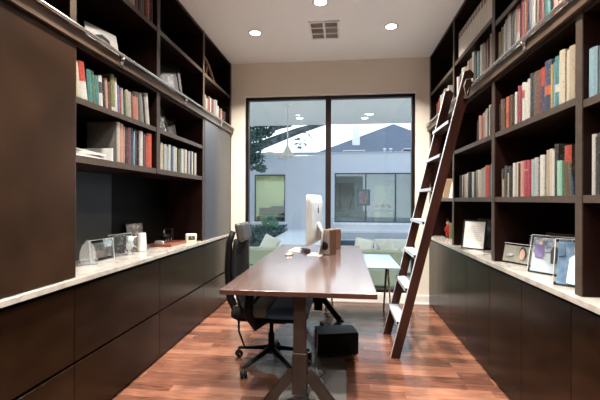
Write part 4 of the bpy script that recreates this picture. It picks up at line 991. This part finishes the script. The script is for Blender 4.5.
# added panel in front of far mullion, standing in for a pane reflection
t = empty('reflection_panel', (.93, FY+.02, 1.03), 'square dark panel with brown figure, added for a reflection in the window', 'picture')
MB().box((-.29, 0, 0), (.29, .04, .72), mat('reflected_frame', (.10, .12, .14)), bev=.005).build('frame', t); MB().box((-.20, -.004, .08), (.20, -.0002, .64), mat('reflected_art', (.16, .19, .22), var=.3)).build('picture', t)
MB().prism([(-.04, .12), (.05, .12), (.06, .40), (.03, .58), (-.03, .58), (-.06, .40)], -.009, -.0045, mat('reflected_figure', (.30, .12, .07)), axis='y').build('figure', t)
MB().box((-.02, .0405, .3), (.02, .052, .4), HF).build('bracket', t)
# roof beyond
RF = mat('slate_roof', (.15, .17, .21), rough=.8, var=.30, scale=3, stretch=(4, 4, 12))
nb = empty('neighbour_house', (3.5, 26, 0), 'neighbouring house with grey slate hip roof beyond the parapet', 'house')
m = MB(); Y0 = 26
# front gable plane + hip, with depth
m.add([(-2.6, Y0, 4.25), (9.5, Y0, 4.0), (3.95, Y0+4.2, 7.25), (-2.6, Y0+8.4, 4.25), (9.5, Y0+8.4, 4.0)], [(0, 1, 2), (1, 4, 2), (4, 3, 2), (3, 0, 2), (0, 3, 4, 1)], RF)
o = m.build('roof', nb); o.location = (-3.5, -26, 0)
m = MB(); m.add([(-3.2, Y0+1, 4.2), (2.6, Y0+1, 4.2), (2.6, Y0+3.8, 5.55), (.9, Y0+3.8, 5.55), (-3.2, Y0+6.6, 4.2), (2.6, Y0+6.6, 4.2)], [(0, 1, 2, 3), (0, 3, 4), (3, 2, 5, 4), (1, 5, 2), (0, 4, 5, 1)], RF)
o = m.build('lower_roof', nb); o.location = (-3.5, -26, 0)
o = MB().box((-2.2, Y0+.4, 0), (9.2, Y0+8, 3.98), FAC).build('wall', nb); o.location = (-3.5, -26, 0)
o = MB().box((.68, Y0+1.4, 4.3), (1.22, Y0+2.1, 6.55), WHITE).build('chimney', nb); o.location = (-3.5, -26, 0); o['label'] = 'white square chimney'
# roof plant behind the parapet
for i, (x, w_, h_, l) in enumerate(((.55, .5, .22, 'low grey roof unit left of the two vent pipes'), (3.55, .55, .28, 'dark roof unit above the right windows opposite'), (4.25, .6, .5, 'white boxy roof unit at right end above parapet'))):
    t = empty('roof_unit', (x, 19.2, H0-.02), l, 'roof unit'); MB().box((-w_, -.4, 0), (w_, .4, h_+.12), [mat('unit_grey', (.28, .32, .38)), HF, WHITE][i], bev=.02).build('casing', t); MB().box((-w_-.04, -.44, h_+.1201), (w_+.04, .44, h_+.16), WHITE).build('cover', t)
struct('flat_roof', MB().box((-14, FY+.26, H0-.4), (12, 22, H0-.021), mat('flat_roofing', (.4, .42, .46))))
for x in (2.05, 2.35):
    tag(MB().lathe([(.05, 0), (.05, .40), (.08, .41), (.08, .47), (.02, .50)], WHITE, n=12).build('vent_pipe', loc=(x, 19, H0-.02)), 'short white roof vent pipe, %s of two' % ('left' if x < 2.2 else 'right'), 'vent pipe', 'roof vent pipes')
# patio lights and fan
for (x, y, l) in ((-1.066, 9.3, 'left of mullion beside the fan'), (.534, 9.45, 'left one of the close pair'), (.63, 9.03, 'right one of the close pair')):
    t = empty('recessed_light', (x, y, 3.30), 'round patio ceiling light, '+l, 'ceiling light', 'recessed lights in the patio ceiling')
    MB().lathe([(.08, -.001), (.10, -.002), (.10, -.008), (.08, -.006)], WHITE, n=20, cap=False).build('trim_ring', t); MB().lathe([(.001, -.002), (.08, -.002), (.08, -.007), (.001, -.007)], glow('lamp_lens', (1, 1, 1), 14), n=20).build('lens', t)
    area('patio_lamp', (x, y, 3.28), .14, 12, (1, .92, .8))
fan = empty('ceiling_fan', (-1.16, 7.9, 3.30), 'white ceiling fan on long rod under the patio ceiling', 'fan')
FW = mat('fan_white', (.62, .60, .55), rough=.4)
MB().lathe([(.001, 0), (.07, -.001), (.07, -.02), (.03, -.06), (.001, -.061)], FW, n=20).build('canopy', fan)
MB().lathe([(.014, -.05), (.014, -.93)], FW, n=10).build('down_rod', fan)
MB().lathe([(.02, -.88), (.035, -.92), (.10, -1.04), (.125, -1.10), (.12, -1.13), (.06, -1.15), (.001, -1.152)], FW, n=24).build('motor_housing', fan)
for a in (-2, 118, 238):
    m = MB(); m.prism([(.08, -.035), (.2, -.055), (.60, -.06), (.66, -.03), (.66, .03), (.60, .05), (.2, .05), (.08, .035)], -.005, .005, FW, M=T(0, 0, -1.10) @ Rz(math.radians(a)) @ Rx(.32)); m.build('blade', fan)
# patio sofas
def sofa(x0, x1, y0, y1, face, label, m):
    cx, cy = (x0+x1)/2, (y0+y1)/2
    t = empty('patio_sofa', (cx, cy, -.04), label, 'sofa', None)
    w_, d_ = (x1-x0)/2, (y1-y0)/2
    s_ = face
    MB().box((-w_, -d_, .06), (w_, d_, .32), m, bev=.03).build('base', t)
    MB().box((-w_, (-s_*d_), .322), (w_, (-s_*d_)+s_*.16, .575), m, bev=.02).build('backrest', t)
    for q in (-1, 1): MB().box((q*w_, -s_*d_+s_*.162, .322), (q*(w_-.15), s_*d_, .50), m, bev=.02).build('armrest', t)
    for q in range(3):
        a = -w_+.155+q*(2*w_-.31)/3; MB().box((a+.004, -s_*d_+s_*.165, .322), (a+(2*w_-.31)/3-.004, s_*(d_-.01), .42), CUS, bev=.025).build('seat_cushion', t)
    for qx in (-1, 1):
        for qy in (-1, 1): MB().box((qx*(w_-.08)-.03, qy*(d_-.08)-.03, 0), (qx*(w_-.08)+.03, qy*(d_-.08)+.03, .06), HF).build('leg', t)
CUS = mat('cushion_white', (.66, .66, .62), rough=.85, var=.04, scale=40)
SAGE = mat('sage_fabric', (.33, .37, .29), rough=.85, var=.06, scale=50)
sofa(-1.42, .86, 5.55, 6.35, 1, 'pale sage patio sofa with its back to the window', SAGE)
sofa(.60, 1.75, 6.60, 7.32, -1, 'white patio love seat farther out facing the window', CUS)
def cushion(x, y, z, rz, ry, label, s_=.24):
    o = pad(-s_, s_, -s_, s_, -.06, .06, mat('throw_pillow', (.60, .60, .57), rough=.9, var=.05, scale=40), 'c', pw=2.2)
    o = o.build('throw_pillow', loc=(x, y, z), rot=(math.radians(72), ry, rz)); tag(o, label, 'pillow', 'throw pillows on the patio sofa')
cushion(-1.13, 5.82, .565, .05, .45, 'white throw pillow tilted at left end of sage sofa', .13)
cushion(.32, 5.84, .535, 0, .2, 'white throw pillow on sage sofa beside desk corner', .14)
cushion(.66, 5.84, .535, .1, -.3, 'white throw pillow at right end of sage sofa', .12)
t = empty('patio_side_table', (-1.62, 5.75, -.04), 'white drum side table left of the sage sofa', 'table')
MB().lathe([(.13, 0), (.15, .01), (.15, .50), (.13, .52)], WHITE, n=24).build('drum', t); MB().lathe([(.17, .521), (.17, .54)], WHITE, n=24).build('table_top', t)
# planting: ground cover, shrub, oak
def leaves(n, fn, size, m):
    mb = MB()
    for i in range(n):
        p = Vector(fn()); a = Vector((U(-1, 1), U(-1, 1), U(-.5, .8))).normalized(); b_ = a.cross(Vector((U(-1, 1), U(-1, 1), U(-1, 1)))).normalized(); s_ = size*U(.6, 1.3)
        mb.add([p-a*s_, p+b_*s_*.45, p+a*s_, p-b_*s_*.45], [(0, 1, 2, 3)], m)
    return mb
GC = mat('ground_leaf', (.035, .09, .085), rough=.5, var=.5, scale=2); SG = mat('shrub_leaf', (.10, .30, .17), rough=.5, var=.3, scale=3); OK = mat('oak_leaf', (.045, .095, .080), rough=.55, var=.5, scale=1.5); BK = mat('oak_bark', (.10, .13, .14), rough=.9, var=.5, scale=6, bump=.3)
tag(leaves(7000, lambda: (U(-7.5, -2.38), U(11, 16.3), -.10+.28*R()**.6), .07, GC).build('ground_cover', fix=False), 'dense dark green ground cover in the courtyard bed', 'plants', kind='stuff')
def ball(c, r, sq=1.0):
    def f():
        while True:
            p = Vector((U(-1, 1), U(-1, 1), U(-1, 1)))
            if p.length < 1: break
        p = p.normalized()*(p.length**.5)
        return (c[0]+p.x*r, c[1]+p.y*r, c[2]+p.z*r*sq)
    return f
t = empty('shrub', (-2.95, 15.2, -.12), 'bright green rounded shrub under left window opposite', 'shrub')
MB().tube([(0, 0, 0), (.02, 0, .2), (0, .02, .4)], [.03, .025, .01], BK).build('stem', t)
leaves(500, ball((0, 0, .42), .36, .85), .06, SG).build('foliage', t, fix=False)
t = empty('oak_tree', (-6.6, 13.5, -.12), 'large oak tree reaching over the courtyard from the left', 'tree')
def tb(pts, rs, nm='branch'):
    return MB().tube([(p[0]+6.6, p[1]-13.5, p[2]+.12) for p in pts], rs, BK, n=10).build(nm, t)
tb([(-6.6, 13.5, -.12), (-6.5, 13.5, 1.2), (-6.2, 13.5, 2.2), (-5.9, 13.4, 2.7)], [.42, .34, .30, .26], 'trunk')
tb([(-5.9, 13.4, 2.6), (-4.6, 13.4, 2.72), (-3.6, 13.4, 2.98), (-2.7, 13.5, 3.35), (-1.6, 13.5, 3.75), (-.6, 13.6, 4.05), (.3, 13.6, 4.15)], [.25, .20, .17, .15, .12, .07, .03])
tb([(-6.0, 13.5, 2.6), (-4.6, 13.2, 3.25), (-3.3, 13.2, 3.55), (-2.2, 13.2, 3.85), (-1.1, 13.2, 4.1)], [.22, .16, .11, .07, .03])
tb([(-5.9, 13.4, 2.7), (-5.4, 14.2, 4.2), (-4.2, 14.6, 5.4)], [.22, .16, .06])
tb([(-1.6, 13.5, 3.78), (-1.2, 13.3, 3.6), (-1.0, 13.2, 3.3)], [.03, .02, .008])
fo = MB()
def addl(n, f, s_):
    l = leaves(n, f, s_, OK); fo.add(l.v, l.f, OK)
for (c, r_, n_) in (((-4.6, 13.3, 3.9), .9, 1500), ((-3.9, 13.3, 3.3), .55, 500), ((-4.6, 13.2, 2.7), .5, 350), ((-3.2, 13.3, 2.75), .28, 110), ((-3.1, 13.3, 3.9), .7, 700), ((-2.2, 13.4, 4.2), .5, 450), ((-2.9, 13.3, 2.4), .22, 50), ((-1.0, 13.4, 4.3), .45, 320), ((-.1, 13.4, 4.22), .28, 130), ((.7, 13.4, 4.2), .3, 90), ((-1.5, 13.3, 3.3), .28, 22), ((-4.0, 14, 5.3), 1.4, 1200), ((-6.2, 14, 5.0), 1.8, 1500), ((-2.5, 14, 5.0), 1.0, 700), ((-3.9, 13.0, 3.1), 1.1, 520), ((-3.3, 13.0, 2.7), .6, 160), ((-3.6, 13.0, 3.7), .9, 500)):
    addl(int(n_*1.7), ball((c[0]+6.6, c[1]-13.5, c[2]+.12), r_, .7), .075)
fo.build('foliage', t, fix=False)
